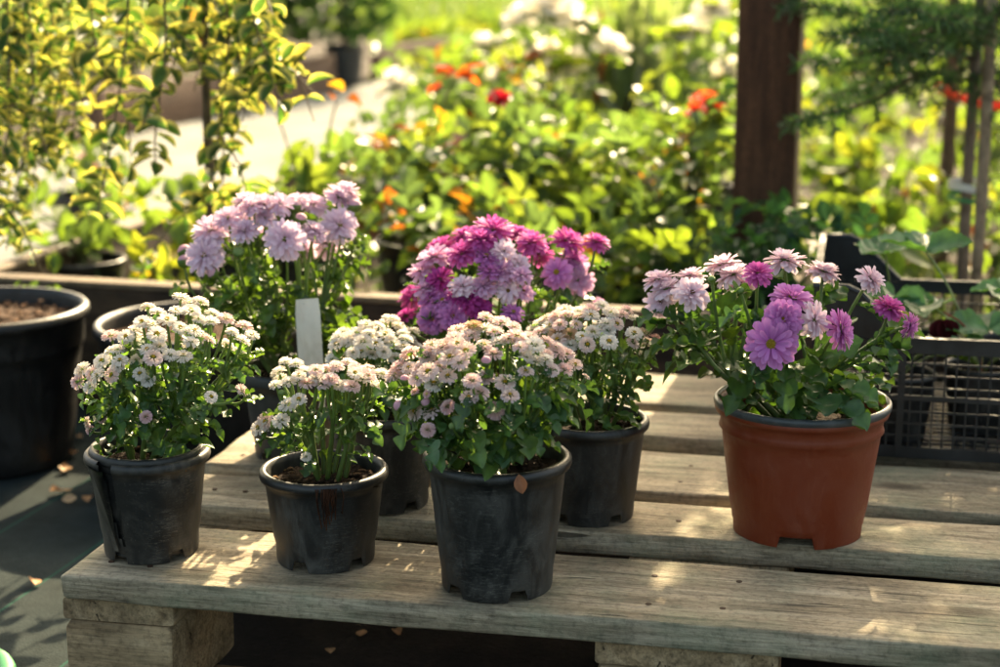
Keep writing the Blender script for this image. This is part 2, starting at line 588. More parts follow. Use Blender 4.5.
# ---------------------------------------------------------------- leaves (templates: stem at the origin, along +y, normal +z)
def leaf_template(outline, fold=.18, droop=.25, wave=0.0):
    """outline: (t, half width, forward shift of the edge). strip midrib - half - edge on both sides"""
    V, Fc, E = [], [], []
    n = len(outline)
    for (t, w, sft) in outline:
        for s in (-1, -.5, 0, .5, 1):
            e = abs(s)
            z = fold * w * e * e * 2 - droop * t * t + wave * math.sin(t * 19 + s * 2) * e * .1
            V.append((s * w, t + sft * e, z)); E.append(e)
    for i in range(n - 1):
        for k in range(4):
            Fc.append((i * 5 + k, i * 5 + k + 1, (i + 1) * 5 + k + 1, (i + 1) * 5 + k))
    return np.array(V), Fc, np.array(E)


MUM_0 = [(0, .012, 0), (.2, .02, 0), (.26, .10, -.04), (.30, .20, -.05), (.34, .27, -.03), (.39, .29, .01), (.43, .22, .03), (.455, .09, .01), (.48, .08, 0), (.52, .22, 0), (.57, .34, .02), (.63, .38, .05), (.69, .30, .07), (.72, .14, .03), (.745, .10, 0), (.78, .2, 0), (.83, .27, .01), (.89, .29, .01), (.94, .25, .0), (.98, .15, 0), (1, .05, 0)]
MUM_A = [(t, w * .80, sf) for t, w, sf in MUM_0]
MUM_B = [(t, w * (.78 if k % 3 else .9), sf * 1.3) for k, (t, w, sf) in enumerate(MUM_A)]
MUM_C = [(t, w * (1.1 if t > .5 else .8), sf) for t, w, sf in MUM_A]
MUM_LEAF = [leaf_template(o, f, d, .6) for o, f, d in ((MUM_A, .2, .25), (MUM_B, .3, .5), (MUM_C, .12, .12), (MUM_A, .35, -.12), (MUM_C, .25, .7))]
OVAL = [leaf_template([(0, .02, 0), (.12, .16, 0), (.3, .29, 0), (.5, .33, 0), (.7, .27, 0), (.87, .14, 0), (1, .01, 0)], f, d) for f, d in ((.25, .12), (.5, .3), (.12, -.08))]
EUON = [leaf_template([(0, .02, 0), (.14, .15, 0), (.34, .27, 0), (.55, .30, 0), (.75, .25, 0), (.9, .14, 0), (1, .02, 0)], f, d) for f, d in ((.35, .2), (.5, -.1))]
BLADE = [leaf_template([(0, .04, 0), (.3, .05, 0), (.6, .045, 0), (.85, .025, 0), (1, .003, 0)], .5, d) for d in (.1, .5)]


def straw_template():
    o = []
    n = 15
    for i in range(n):
        t = i / (n - 1)
        w = .02 + .46 * math.sin(math.pi * min(1, t ** .75)) ** .8
        o.append((t, w * (1 if i % 2 else .93) if i < n - 1 else .06, .025 if i % 2 else 0))
    return leaf_template(o, .22, .05, .3)


STRAW = straw_template()


def put_leaf(mb, T, p, d, n, s, col, q, edge=None, mat=0, wscale=1.0):
    V, Fc, E = T
    M3 = frame(d, n)
    v = (V * np.array([s * wscale, s, s])) @ M3.T + np.asarray(p)
    c = np.tile(np.asarray(col, float), (len(V), 1)) * q.uniform(.75, 1.25)
    if edge is not None:
        k = np.clip((E - .5) * 2.3, 0, 1)[:, None] * .95
        k = np.clip(k + (V[:, 1:2] > .97), 0, 1)
        c = c * (1 - k) + np.asarray(edge) * k
    else: c = c * (1 + .25 * (E < .1))[:, None]
    mb.add(v, Fc, c, mat)


def compound(mb, T, p, d, n, s, col, q, k=5):
    """rose leaf: leaflets in pairs along a rib and one at the tip"""
    M3 = frame(d, n)
    for i in range(k):
        if i == k - 1: o, ang, sz = np.array([0, .62, -.06]), q.gauss(0, .1), .42
        else:
            pr = i // 2; sd = -1 if i % 2 else 1
            o, ang, sz = np.array([0, .28 + .24 * pr, -.02 * pr]), sd * q.uniform(.9, 1.25), .34
        dl = M3 @ np.array([math.sin(ang), math.cos(ang), q.gauss(-.1, .12)])
        nn = M3[:, 2] + rv(q, .15)
        put_leaf(mb, q.choice(T), np.asarray(p) + M3 @ (o * s), dl, nn, s * sz, col, q)


# ---------------------------------------------------------------- flower heads (face +z, calyx at the origin)
def petal_template(w, curl, cup, tip=1.0):
    rows = [(0, .35), (.35, .78), (.68, 1.0), (.88, .95 * tip), (1.0, .5 * tip)]
    V, Fc = [], []
    for (t, k) in rows:
        for s in (-1, 0, 1):
            V.append((s * w * k / 2, t - .05 * abs(s) * (t > .95), curl * t * t + cup * abs(s) * k * w))
    for i in range(len(rows) - 1):
        for j in range(2): Fc.append((i * 3 + j, i * 3 + j + 1, (i + 1) * 3 + j + 1, (i + 1) * 3 + j))
    T = np.array([r[0] for r in rows for s in range(3)])
    return np.array(V), Fc, T


def flower_mesh(name, seed, rad, rings, base, tipcol, centre, dome=.3, w=.32, ccol=(.55, .36, .03), incol=None, ragged=.06, drop=0.0, droopy=0.0):
    """rings: (petal count, length factor, elevation deg, start radius factor)"""
    q = random.Random(seed)
    mb = MB()
    for ri, (n, lf, el, r0) in enumerate(rings):
        ph = q.random() * 6.28
        f = ri / max(1, len(rings) - 1)
        for k in range(n):
            if q.random() < drop: continue
            a = ph + 2 * math.pi * k / n + q.gauss(0, .25 * 2 * math.pi / n)
            e = R(el + q.gauss(0, 7) - (droopy * q.random() if ri < 2 else 0))
            L = rad * lf * q.uniform(1 - ragged, 1 + ragged)
            V, Fc, T = petal_template(w * q.uniform(.85, 1.15), q.uniform(-.22, .1) - droopy * .004 * (ri == 0), q.uniform(.05, .3))
            d = np.array([math.cos(a) * math.cos(e), math.sin(a) * math.cos(e), math.sin(e)])
            nn = np.array([-math.cos(a) * math.sin(e), -math.sin(a) * math.sin(e), math.cos(e)]) + rv(q, .12)
            M3 = frame(d, nn)
            o = np.array([math.cos(a) * r0 * rad, math.sin(a) * r0 * rad, rad * dome * (.25 + .75 * f)])
            b = np.asarray(base, float) if incol is None else np.asarray(base) * (1 - f) + np.asarray(incol) * f
            b = b * q.uniform(.9, 1.08)
            c = b[None, :] * (1 - T[:, None]) * .85 + np.asarray(tipcol)[None, :] * T[:, None] * .5 + b[None, :] * (.15 + .35 * 0) * (1 - T[:, None]) + b[None, :] * T[:, None] * .5
            mb.add((V * L) @ M3.T + o, Fc, np.clip(c, 0, .9), 0)
    # calyx cup
    seg = 10
    V, Fc = [], []
    for (r, z) in ((.06, -.12), (.2, -.02), (.3, .1), (.26, .22)):
        for k in range(seg):
            a = 2 * math.pi * k / seg
            V.append((rad * r * math.cos(a), rad * r * math.sin(a), rad * z))
    for i in range(3):
        for k in range(seg): Fc.append((i * seg + k, i * seg + (k + 1) % seg, (i + 1) * seg + (k + 1) % seg, (i + 1) * seg + k))
    mb.add(V, Fc, (.10, .17, .035), 2)
    # centre disc of florets
    if centre:
        zc = rad * dome * 1.02
        for k in range(34):
            a, rr = k * 2.4, centre * rad * math.sqrt((k + .5) / 34)
            s = centre * rad * .2
            p = np.array([rr * math.cos(a), rr * math.sin(a), zc + (centre * rad * .35) * (1 - (rr / (centre * rad)) ** 2)])
            oc = np.array([(1, 0, 0), (0, 1, 0), (-1, 0, 0), (0, -1, 0), (0, 0, 1.1)]) * s + p
            cc = np.array(ccol) * q.uniform(.7, 1.15)
            mb.add(oc, [(0, 1, 4), (1, 2, 4), (2, 3, 4), (3, 0, 4)], cc, 1)
        V = [(0, 0, zc - .0001)] + [(centre * rad * math.cos(k * .628), centre * rad * math.sin(k * .628), zc - rad * .06) for k in range(10)]
        mb.add(V, [(0, 1 + k, 1 + (k + 1) % 10) for k in range(10)], np.array(ccol) * .7, 1)
    return mb.mesh(name, [M['petal'], M['centre'], M['leaf']])


def bud_mesh(name, seed, rad, col, green=(.13, .22, .05)):
    q = random.Random(seed)
    mb = MB()
    seg = 12
    for part, (z0, z1, c, m) in enumerate(((-.9, .3, green, 2), (.1, 1.0, col, 0))):
        V, Fc = [], []
        for i in range(7):
            t = i / 6; z = z0 + (z1 - z0) * t
            r = math.sqrt(max(0.02, 1 - z * z)) * (1 if part == 0 else .93)
            for k in range(seg):
                a = 2 * math.pi * k / seg
                rr = rad * r * (1 + .07 * (k % 2))
                V.append((rr * math.cos(a), rr * math.sin(a), rad * (z + .9)))
        for i in range(6):
            for k in range(seg): Fc.append((i * seg + k, i * seg + (k + 1) % seg, (i + 1) * seg + (k + 1) % seg, (i + 1) * seg + k))
        Fc.append(tuple(6 * seg + k for k in range(seg)))
        mb.add(V, Fc, c, m)
    return mb.mesh(name, [M['petal'], M['centre'], M['leaf']])


POM = [(18, .62, -14, .38), (18, .61, 4, .38), (16, .56, 22, .34), (14, .49, 42, .27), (10, .40, 60, .17), (6, .32, 78, .07)]
POMOPEN = [(18, .62, -12, .38), (18, .61, 4, .38), (16, .53, 20, .36), (13, .40, 40, .31)]
DEC = [(17, .84, -18, .15), (17, .84, 0, .16), (16, .76, 14, .16), (14, .66, 30, .15), (11, .52, 50, .12), (7, .36, 70, .06)]
DENSE = [(20, .80, -30, .16), (20, .80, -12, .17), (19, .76, 4, .18), (17, .70, 20, .18), (15, .60, 38, .17), (12, .50, 56, .13), (8, .4, 74, .06)]
SEMI = [(16, .88, -10, .13), (16, .86, 2, .14), (14, .74, 16, .15), (11, .56, 32, .15)]
LOOSE = [(12, .92, -20, .12), (11, .88, 4, .12), (8, .66, 30, .1)]
W1, W2 = (.80, .74, .66), (.82, .80, .75)
PK = (.76, .50, .47)
FL = {}
FL['white'] = [flower_mesh('white_flower', 10 + i, 1.0, POM, W1, W2, 0, .42, .40, incol=(.72, .62, .50) if i % 2 else W2) for i in range(3)] + \
              [flower_mesh('white_flower', 20 + i, 1.0, POMOPEN, W1, W2, .2, .38, .40) for i in range(2)]
FL['blush'] = [flower_mesh('blush_flower', 30 + i, 1.0, POM, (.80, .62, .61), (.85, .74, .72), 0, .45, .40, incol=((.76, .54, .46), (.80, .68, .62), (.70, .46, .45))[i]) for i in range(3)] + \
              [flower_mesh('blush_flower', 40 + i, 1.0, POMOPEN, (.81, .64, .63), (.85, .75, .74), .17, .4, .40, incol=(.72, .55, .42)) for i in range(3)]
FL['pink'] = [flower_mesh('pink_flower', 50 + i, 1.0, POM, (.70, .42, .46), (.78, .62, .64), 0, .45, .40, incol=(.60, .40, .28)) for i in range(2)]
FL['brown'] = [flower_mesh('brown_flower', 56, 1.0, POM, (.46, .28, .15), (.62, .46, .3), 0, .4, .38)]
FL['lilac'] = [flower_mesh('lilac_flower', 60 + i, 1.0, DENSE, (.75, .55, .72), (.86, .76, .85), .1 if i else 0, .42, .27, incol=(.74, .54, .66)) for i in range(3)]
FL['magenta'] = [flower_mesh('magenta_flower', 70 + i, 1.0, DENSE, (.54, .055, .38), (.70, .27, .56), 0, .36, .29, incol=(.50, .04, .33), ragged=.12) for i in range(3)]
FL['orchid'] = [flower_mesh('orchid_flower', 80 + i, 1.0, (DEC, SEMI, DENSE)[i], (.55, .15, .50), (.72, .40, .68), .19, .25, .32, ccol=(.42, .27, .03)) for i in range(3)]
FL['deep'] = [flower_mesh('deep_flower', 86 + i, 1.0, DEC, (.42, .03, .26), (.52, .11, .38), 0, .3, .31) for i in range(2)]
FL['pale'] = [flower_mesh('pale_flower', 90 + i, 1.0, (SEMI, DEC, DEC, DENSE)[i], (.78, .57, .68), (.86, .80, .82), (.15, .13, 0, 0)[i], .26, .35, ccol=(.22, .12, .03), ragged=.2, drop=(.06, .05, .03, .1)[i], droopy=14) for i in range(4)]
FL['faded'] = [flower_mesh('faded_flower', 190 + i, 1.0, (SEMI, DEC, DEC)[i], (.66, .34, .56), (.80, .62, .75), (.15, 0, 0)[i], .26, .35, ccol=(.22, .12, .03), ragged=.18, drop=.05, droopy=14) for i in range(3)]
FL['bud'] = [bud_mesh('green_bud', 95, 1.0, (.25, .35, .12))]
FL['pinkbud'] = [bud_mesh('pink_bud', 96, 1.0, (.70, .40, .48))]
FLABEL = {'pink': 'pink flower head among paler ones', 'brown': 'withered brown flower head', 'bud': 'round green flower bud', 'pinkbud': 'closed pink flower bud'}


def put_flower(parent, kind, p, n, r, q, name='flower_head', label=None):
    o = bpy.data.objects.new('flower_bud' if 'bud' in kind else name, q.choice(FL[kind]))
    COL.objects.link(o)
    o.parent = parent
    o.location = Vector(p) - parent.location
    n = Vector(unit(n))
    qt = n.to_track_quat('Z', 'Y')
    from mathutils import Quaternion
    qt = qt @ Quaternion((0, 0, 1), q.uniform(0, 6.28))
    o.rotation_mode = 'QUATERNION'
    o.rotation_quaternion = qt
    s = r * q.uniform(.93, 1.07)
    o.scale = (s, s, s * q.uniform(.85, 1.05))
    lb = label or FLABEL.get(kind)
    if lb: o['label'] = lb
    return o


GREEN = [(.06, .135, .035), (.075, .155, .035), (.10, .18, .04), (.055, .12, .045)]


def mum(root, c, zs, flowers, ell, seed, leaf=(.026, .042), nleaf=2.2, stemcol=(.13, .20, .04), mains=8, low=60, upbias=.75, greens=GREEN, hidden=0, hkind='white', hr=.008, spread=.02, skirt=.8, stem_r=.0013, leaf_lo=.22, leaf_hi=.86, rim=.052, clear=None, big=1.1):
    """a potted chrysanthemum: flowers given as seen (px, py, r px, kind[, facing]) are set on the dome `ell`
    (px, py, rx, ry) standing over the pot centre c; stems run to each one and leaves grow along the stems"""
    q = random.Random(seed)
    dc = depth((c[0], c[1], zs + .08))
    E0 = U(ell[0], ell[1], dc)
    rx, rz = ell[2] / F * dc, ell[3] / F * dc
    rad = np.array([rx, rx * .9, rz])
    pts = []
    for fl in flowers:
        px, py, r, kind = fl[:4]
        ray = np.array([(px - 500) / F, 0, 0]) + UPV * ((333.5 - py) / F) + FWD
        o = (CAM - E0) / rad; d = ray / rad
        A, B, Cc = d @ d, 2 * o @ d, o @ o - 1
        disc = B * B - 4 * A * Cc
        t = (-B - math.sqrt(disc)) / (2 * A) if disc > 0 else -B / (2 * A)
        t += q.gauss(0, .006)
        p = CAM + ray * t
        n = unit((p - E0) / rad ** 2) * .75 + np.array([0, 0, upbias]) + rv(q, .24)
        if len(fl) > 4: n = np.asarray(fl[4], float) + rv(q, .05)
        pts.append((p, n, r / F * t * (q.uniform(.82, 1.12) if kind in ('white', 'blush', 'pink') else big), kind))
    for k in range(hidden):
        a = q.uniform(.1, math.pi - .1); e = q.uniform(.15, 1.2)
        n = np.array([math.cos(a) * math.cos(e), math.sin(a) * math.cos(e), math.sin(e)])
        p = E0 + rad * n * q.uniform(.9, 1)
        pts.append((p, n + np.array([0, 0, .5]), hr, hkind))
    sm, lm = MB(), MB()
    # main stems
    M0 = []
    for k in range(mains):
        a = 2 * math.pi * k / mains + q.uniform(-.3, .3)
        b = np.array([c[0] + math.cos(a) * spread * q.random(), c[1] + math.sin(a) * spread * q.random(), zs - .004])
        tgt = E0 + rad * np.array([math.cos(a) * .55, math.sin(a) * .55, -.25 + q.uniform(-.2, .2)])
        M0.append((b, tgt, a))
    for (b, t, a) in M0:
        mid = (b + t) / 2 + np.array([math.cos(a), math.sin(a), 0]) * .006 + np.array([0, 0, .012])
        P = bez(b, mid, t, 7)
        tube(sm, P, [stem_r * 2.0 - stem_r * .7 * i / 6 for i in range(7)], np.array(stemcol) * .7, 6)
    segs = []
    for (p, n, r, kind) in pts:
        best = min(M0, key=lambda m: np.linalg.norm((m[1] - p)[:2]) + q.uniform(0, .02))
        b, t, a = best
        f = q.uniform(.45, .95)
        mid0 = (b + t) / 2 + np.array([math.cos(a), math.sin(a), 0]) * .006 + np.array([0, 0, .012])
        s0 = (1 - f) ** 2 * b + 2 * f * (1 - f) * mid0 + f * f * t
        end = p - unit(n) * r * .1
        L = np.linalg.norm(end - s0)
        ctrl = end - unit(unit(n) * .7 + np.array([0, 0, .5])) * L * .5 + rv(q, .004)
        P = bez(s0, ctrl, end, 8)
        tube(sm, P, [stem_r * 1.2 - stem_r * .35 * i / 7 for i in range(8)], np.array(stemcol) * q.uniform(.8, 1.25), 5)
        segs.append((P, L))
        put_flower(root, kind, p - unit(n) * r * .1, n, r, q)
    # leaves along the stems, turning outwards
    def leaf_at(p, out, s, top=False):
        if clear and clear[0] < p[0] < clear[1] and p[1] < clear[2]: return
        d = unit(out + np.array([0, 0, q.uniform(-.35, .35)]) + rv(q, .35))
        n = np.array([0, 0, 1.0]) + unit(out) * .35 + rv(q, .3)
        g = np.array(q.choice(greens))
        put_leaf(lm, q.choice(MUM_LEAF), p, d, n, s, g, q, wscale=q.uniform(.8, 1.05))
    for P, L in segs:
        k = max(1, int(round(nleaf * L / .05 + q.uniform(-.5, .5))))
        for j in range(k):
            t = q.uniform(leaf_lo, leaf_hi)
            i = min(6, int(t * 7)); p = P[i] + (P[i + 1] - P[i]) * (t * 7 - i)
            o = p - np.array([c[0], c[1], p[2]])
            s = q.uniform(*leaf) * (1.1 - .5 * t)
            leaf_at(p, unit(o) + rv(q, .6) * np.array([1, 1, .2]), s)
    for k in range(low):
        b, t, a = q.choice(M0)
        f = q.uniform(.15, .95)
        p = b + (t - b) * f + rv(q, .006)
        aa = a + q.gauss(0, .8)
        o = np.array([math.cos(aa), math.sin(aa), 0])
        hh = min(1, max(0, (p[2] - zs) / max(.01, E0[2] - zs)))
        rmax = rim * .45 + (rx * skirt - rim * .45) * hh ** .8
        rr = rmax * math.sqrt(q.random())
        pc = np.array([c[0] + (E0[0] - c[0]) * hh, c[1] + (E0[1] - c[1]) * hh, p[2]])
        p = pc + o * rr + np.array([0, 0, .012])
        leaf_at(p, o + np.array([0, 0, .35 * (1 - hh)]), q.uniform(*leaf) * 1.1)
    sm.build('stems', M['stem'], root)
    lm.build('leaves', M['leaf'], root)
    return pts


def potted(name, basepx, z0, label, rb, rt, h, mat, soil_drop=.013, seed=0, cat='potted plant', group=None, **kw):
    c = G(basepx[0], basepx[1], z0)
    t = thing(name, (c[0], c[1], z0), label, cat, group)
    pot_mb(c, z0, rb, rt, h, **kw).build('pot', mat, t)
    soil_mb(c, z0 + h - soil_drop, rt * .955 - .002, seed).build('soil', M['soil'], t)
    return t, c, z0 + h - soil_drop


GRP = 'potted chrysanthemums on the pallet'
# left: white button flowers in the torn pot
t, c, zs = potted('potted_chrysanthemum', (152, 549), DECK, 'white button chrysanthemum in a torn double black pot at the end of the pallet', .040, .0527, .092, M['blackold'], seed=1, group=GRP,
                  slit=(R(238), .10, .80), nphase=.15, lip=.0045)
torn_pot = [o for o in t.children if o.name.startswith('pot')][0]
pot_mb(c, DECK + .004, .0365, .0497, .092, lip=.003, notches=0).build('inner_pot', M['black'], torn_pot, origin=tuple(t.location))
# torn flap of plastic beside the slit
fm = MB()
V, Fc = [], []
for i in range(9):
    f = i / 8
    rr = .0412 + (.0517 - .0412) * f + .002
    for j in range(4):
        a = R(238 - 4 - 7 * j * (.35 + .65 * f) + 9 * (1 - f))
        k = rr + (.0075 * f * (1 - j / 3.0) ** 1.5) + .0006
        V.append((c[0] + k * math.cos(a), c[1] + k * math.sin(a), DECK + .012 + .074 * f))
for i in range(8):
    for j in range(3): Fc.append((i * 4 + j, i * 4 + j + 1, i * 4 + j + 5, i * 4 + j + 4))
fm.add(V, Fc)
fm.build('torn_flap', M['blackold'], torn_pot, origin=tuple(t.location))
P1 = [(181, 298), (190, 304), (200, 302), (158, 313), (176, 311), (191, 311), (142, 322), (152, 325), (167, 320), (157, 335), (111, 336), (126, 337), (135, 330), (117, 350), (147, 350), (159, 347), (137, 360), (153, 358), (170, 355), (102, 361), (120, 361),
      (183, 357), (180, 328), (199, 319), (212, 314), (211, 322), (226, 319), (194, 331), (191, 342), (208, 339), (232, 332), (244, 327), (252, 335), (242, 341), (82, 370), (92, 373), (78, 382), (98, 376), (90, 387), (118, 366), (112, 375), (140, 374), (148, 380)]
q1 = random.Random(3)
fl = [(x, y, 9.6, 'white' if q1.random() < .85 else 'blush') for x, y in P1] + [(146, 417, 7, 'pink'), (102, 418, 7, 'pink'), (88, 423, 7, 'blush'), (90, 430, 6, 'pink'), (211, 397, 7, 'white'), (242, 390, 7.5, 'blush'), (246, 397, 3, 'bud')]
mum(t, c, zs, fl, (164, 375, 92, 72), 11, leaf=(.018, .029), nleaf=2.2, low=75, mains=10, hidden=8, skirt=.8)

# small white one
t, c, zs = potted('potted_chrysanthemum', (326, 557), DECK, 'small white chrysanthemum with bare tall stems, second pot from the pallet end', .0415, .054, .082, M['black'], seed=2, group=GRP, nphase=.1, lip=.0045)
P2 = [(286, 362), (296, 364), (276, 385), (289, 382), (299, 376), (304, 372), (307, 384), (318, 379), (316, 370), (326, 370), (336, 367), (331, 379), (338, 385), (352, 387), (348, 363), (355, 368), (355, 373), (288, 405), (299, 400), (266, 422), (281, 421), (259, 428),
      (337, 366), (356, 372), (331, 380), (368, 369), (368, 375), (382, 374), (370, 382), (380, 387), (345, 386), (322, 384), (362, 379)]
fl = [(x, y, 9.2, 'white' if q1.random() < .8 else 'blush') for x, y in P2] + [(306, 457, 6, 'white'), (282, 395, 3.2, 'bud'), (372, 371, 3, 'pinkbud')]
mum(t, c, zs, fl, (322, 402, 62, 44), 12, leaf=(.015, .026), nleaf=1.2, low=30, mains=9, hidden=8, upbias=1.3, leaf_hi=.6, skirt=.75)
# a dark root stain hanging over the rim
rm_ = MB()
q = random.Random(4)
for k in range(26):
    a = R(-82 + q.gauss(0, 5)); x0 = .0575
    P = [(c[0] + (x0 - .006 * f) * math.cos(a + q.gauss(0, .02)), c[1] + (x0 - .006 * f - .004 * (f > .3)) * math.sin(a), DECK + .08 - .038 * f * q.uniform(.5, 1.1)) for f in (0, .3, .6, 1)]
    tube(rm_, P, .0005, (.05, .02, .01), 4)
rm_.build('roots', M['bark'], t)

# front: blush button flowers
t, c, zs = potted('potted_chrysanthemum', (497, 583), DECK, 'large blush pink button chrysanthemum in the black pot nearest the front edge of the pallet', .0455, .0595, .1125, M['black'], seed=3, group=GRP, nphase=.45, lip=.005)
front_c = c
P4 = [(486, 318), (474, 326), (499, 321), (495, 332), (484, 329), (471, 336), (454, 338), (448, 345), (442, 347), (432, 345), (457, 344), (484, 345), (466, 351), (493, 354), (410, 354), (427, 357), (434, 351), (460, 363), (399, 366), (409, 368), (450, 358), (439, 366),
      (420, 369), (428, 372), (418, 378), (434, 384), (448, 377), (475, 380), (486, 378), (394, 375), (403, 375), (505, 383), (502, 323), (514, 327), (509, 339), (517, 336), (498, 342), (520, 347), (534, 345), (530, 338), (547, 344), (557, 348), (566, 354), (547, 355),
      (557, 354), (535, 362), (526, 357), (546, 359), (526, 372), (551, 370), (575, 365), (565, 370), (472, 381), (480, 393), (469, 398), (433, 412), (416, 411), (510, 396)]
fl = [(x, y, 10.6, q1.choice(['blush'] * 20 + ['white'] * 4 + ['brown'])) for x, y in P4] + [(495, 411, 9.5, 'pink'), (448, 407, 9, 'pink'), (428, 430, 9.5, 'pink'), (427, 394, 6, 'pink'), (404, 408, 6, 'pinkbud'), (428, 405, 5, 'pinkbud'), (415, 392, 6, 'pink'), (405, 384, 5, 'pinkbud'), (586, 377, 6, 'blush'), (486, 365, 5, 'pinkbud'), (453, 427, 3.2, 'bud'), (486, 442, 3, 'bud')]
mum(t, c, zs, fl, (490, 395, 92, 74), 13, leaf=(.022, .036), nleaf=1.8, low=80, mains=10, hidden=5, hkind='blush', hr=.009, skirt=.85)
# a brown leaf caught on the rim
dm = MB()
put_leaf(dm, OVAL[1], (c[0] + .017, c[1] - .0685, DECK + .116), (.2, -.2, -1), (0, -1, .2), .016, (.34, .16, .09), q)
tag(dm.build('dry_leaf', M['dry'], None, origin=(c[0] + .017, c[1] - .0685, DECK + .11)), 'small brown leaf hanging on the rim of the front pot', 'leaf')

# back right: blush
t, c, zs = potted('potted_chrysanthemum', (589, 513), DECK, 'pale blush chrysanthemum in a plain black pot behind and beside the front pot', .041, .0535, .094, M['black'], seed=5, group=GRP, nphase=.3, lip=.0045)
P5 = [(602, 306), (591, 310), (611, 313), (627, 310), (622, 315), (635, 319), (564, 310), (579, 311), (567, 316), (580, 316), (591, 316), (555, 318), (560, 325), (576, 325), (606, 324), (617, 324), (593, 332), (608, 331), (582, 337), (558, 340), (570, 345), (587, 345),
      (609, 342), (634, 334), (633, 343), (540, 323), (533, 330), (540, 332), (557, 316), (566, 315), (550, 327), (557, 334), (558, 341), (546, 319)]
fl = [(x, y, 9.2, q1.choice(['blush'] * 9 + ['white'] * 7 + ['brown'])) for x, y in P5] + [(570, 334, 7.5, 'brown'), (644, 333, 7.5, 'blush'), (656, 339, 6.5, 'pink'), (648, 341, 6, 'blush')]
mum(t, c, zs, fl, (590, 367, 66, 62), 14, leaf=(.018, .03), nleaf=1.7, low=60, mains=9, hidden=12, skirt=.9)

# back middle: white
t, c, zs = potted('potted_chrysanthemum', (385, 501), DECK, 'white button chrysanthemum squeezed between the small white one and the magenta one', .041, .0535, .094, M['blackold'], seed=6, group=GRP, nphase=.2, lip=.0045)
P3 = [(391, 319), (397, 326), (366, 325), (379, 326), (343, 332), (357, 333), (368, 333), (385, 335), (337, 345), (350, 342), (363, 342), (376, 344), (392, 343), (403, 347), (403, 333), (412, 331), (406, 339), (353, 353), (361, 352), (332, 360), (344, 357), (338, 338), (349, 338), (384, 352), (372, 355), (395, 358)]
fl = [(x, y, 9.0, 'white') for x, y in P3]
mum(t, c, zs, fl, (372, 378, 58, 58), 15, leaf=(.022, .034), nleaf=1.6, low=50, mains=8, hidden=12, skirt=.8)

# magenta and faded flowers behind, on tall stems
t, c, zs = potted('potted_chrysanthemum', (492, 462), DECK, 'tall magenta and faded pink chrysanthemum standing behind the blush ones', .042, .055, .095, M['black'], seed=7, group=GRP)
P6 = [(493, 230, 24, 'magenta'), (481, 240, 19, 'magenta'), (434, 257, 19, 'faded'), (462, 254, 20, 'magenta'), (422, 271, 15, 'faded'), (440, 279, 17, 'deep'), (486, 257, 16, 'orchid'), (504, 251, 16, 'pale'), (491, 271, 16, 'orchid'), (502, 269, 16, 'faded'), (425, 288, 15, 'faded'),
      (462, 286, 16, 'pale'), (484, 286, 17, 'faded'), (532, 244, 18, 'magenta'), (568, 242, 21, 'magenta'), (596, 242, 16, 'magenta'), (574, 261, 19, 'orchid'), (557, 273, 17, 'orchid', (-.3, -.6, .4)), (578, 280, 18, 'faded', (.1, -.8, .3)), (519, 263, 12, 'pale'), (504, 276, 14, 'faded'),
      (522, 275, 13, 'faded'), (508, 291, 15, 'pale', (.1, -.7, .4)), (523, 292, 12, 'faded'), (406, 316, 13, 'deep'), (432, 319, 19, 'orchid', (-.1, -.8, .35)), (453, 316, 17, 'orchid', (.15, -.85, .3)), (430, 299, 16, 'orchid'), (443, 301, 14, 'orchid'), (469, 300, 16, 'deep'),
      (479, 308, 15, 'deep'), (513, 313, 14, 'orchid'), (457, 296, 14, 'deep'), (601, 303, 9, 'faded')]
mum(t, c, zs, P6, (490, 318, 88, 92), 16, leaf=(.026, .042), nleaf=1.3, low=80, mains=10, hidden=6, hkind='magenta', hr=.018, big=.98, upbias=1.0, skirt=.7, stem_r=.0016)

# lilac at the back left
t, c, zs = potted('potted_chrysanthemum', (299, 452), DECK, 'tall lilac chrysanthemum in a grey black pot with a blank white tag', .045, .059, .093, M['greypot'], seed=8, group=GRP, liph=.014, lip=.003)
P7 = [(205, 256, 21, 'lilac', (-.3, -.8, .45)), (212, 233, 22, 'lilac'), (244, 232, 17, 'lilac'), (252, 207, 17, 'lilac'), (265, 218, 13, 'lilac'), (280, 205, 16, 'lilac'), (263, 204, 13, 'lilac'), (296, 203, 15, 'lilac'), (314, 205, 16, 'lilac'), (339, 198, 20, 'lilac'), (346, 193, 17, 'lilac'),
      (354, 211, 8, 'pinkbud'), (285, 240, 23, 'lilac', (.0, -.8, .5)), (314, 232, 15, 'lilac'), (339, 226, 21, 'lilac', (.15, -.75, .5)), (294, 211, 7, 'pinkbud'), (185, 267, 7, 'pinkbud'), (216, 275, 6, 'pinkbud'), (239, 255, 6, 'bud'), (187, 255, 7, 'pinkbud'), (300, 222, 6, 'pinkbud'), (228, 218, 17, 'lilac')]
tag_top, tag_base = U(307, 299, depth(c) - .075), U(314, 388, depth(c) - .062)
mum(t, c, zs, P7, (275, 280, 84, 88), 17, clear=(tag_base[0] - .036, tag_base[0] + .024, tag_base[1] + .03), leaf=(.026, .042), nleaf=2.0, low=120, mains=9, hidden=5, hkind='lilac', hr=.018, big=1.0, upbias=.9, skirt=.75, greens=[(.06, .12, .02), (.08, .15, .03), (.05, .10, .025)], stem_r=.0016)
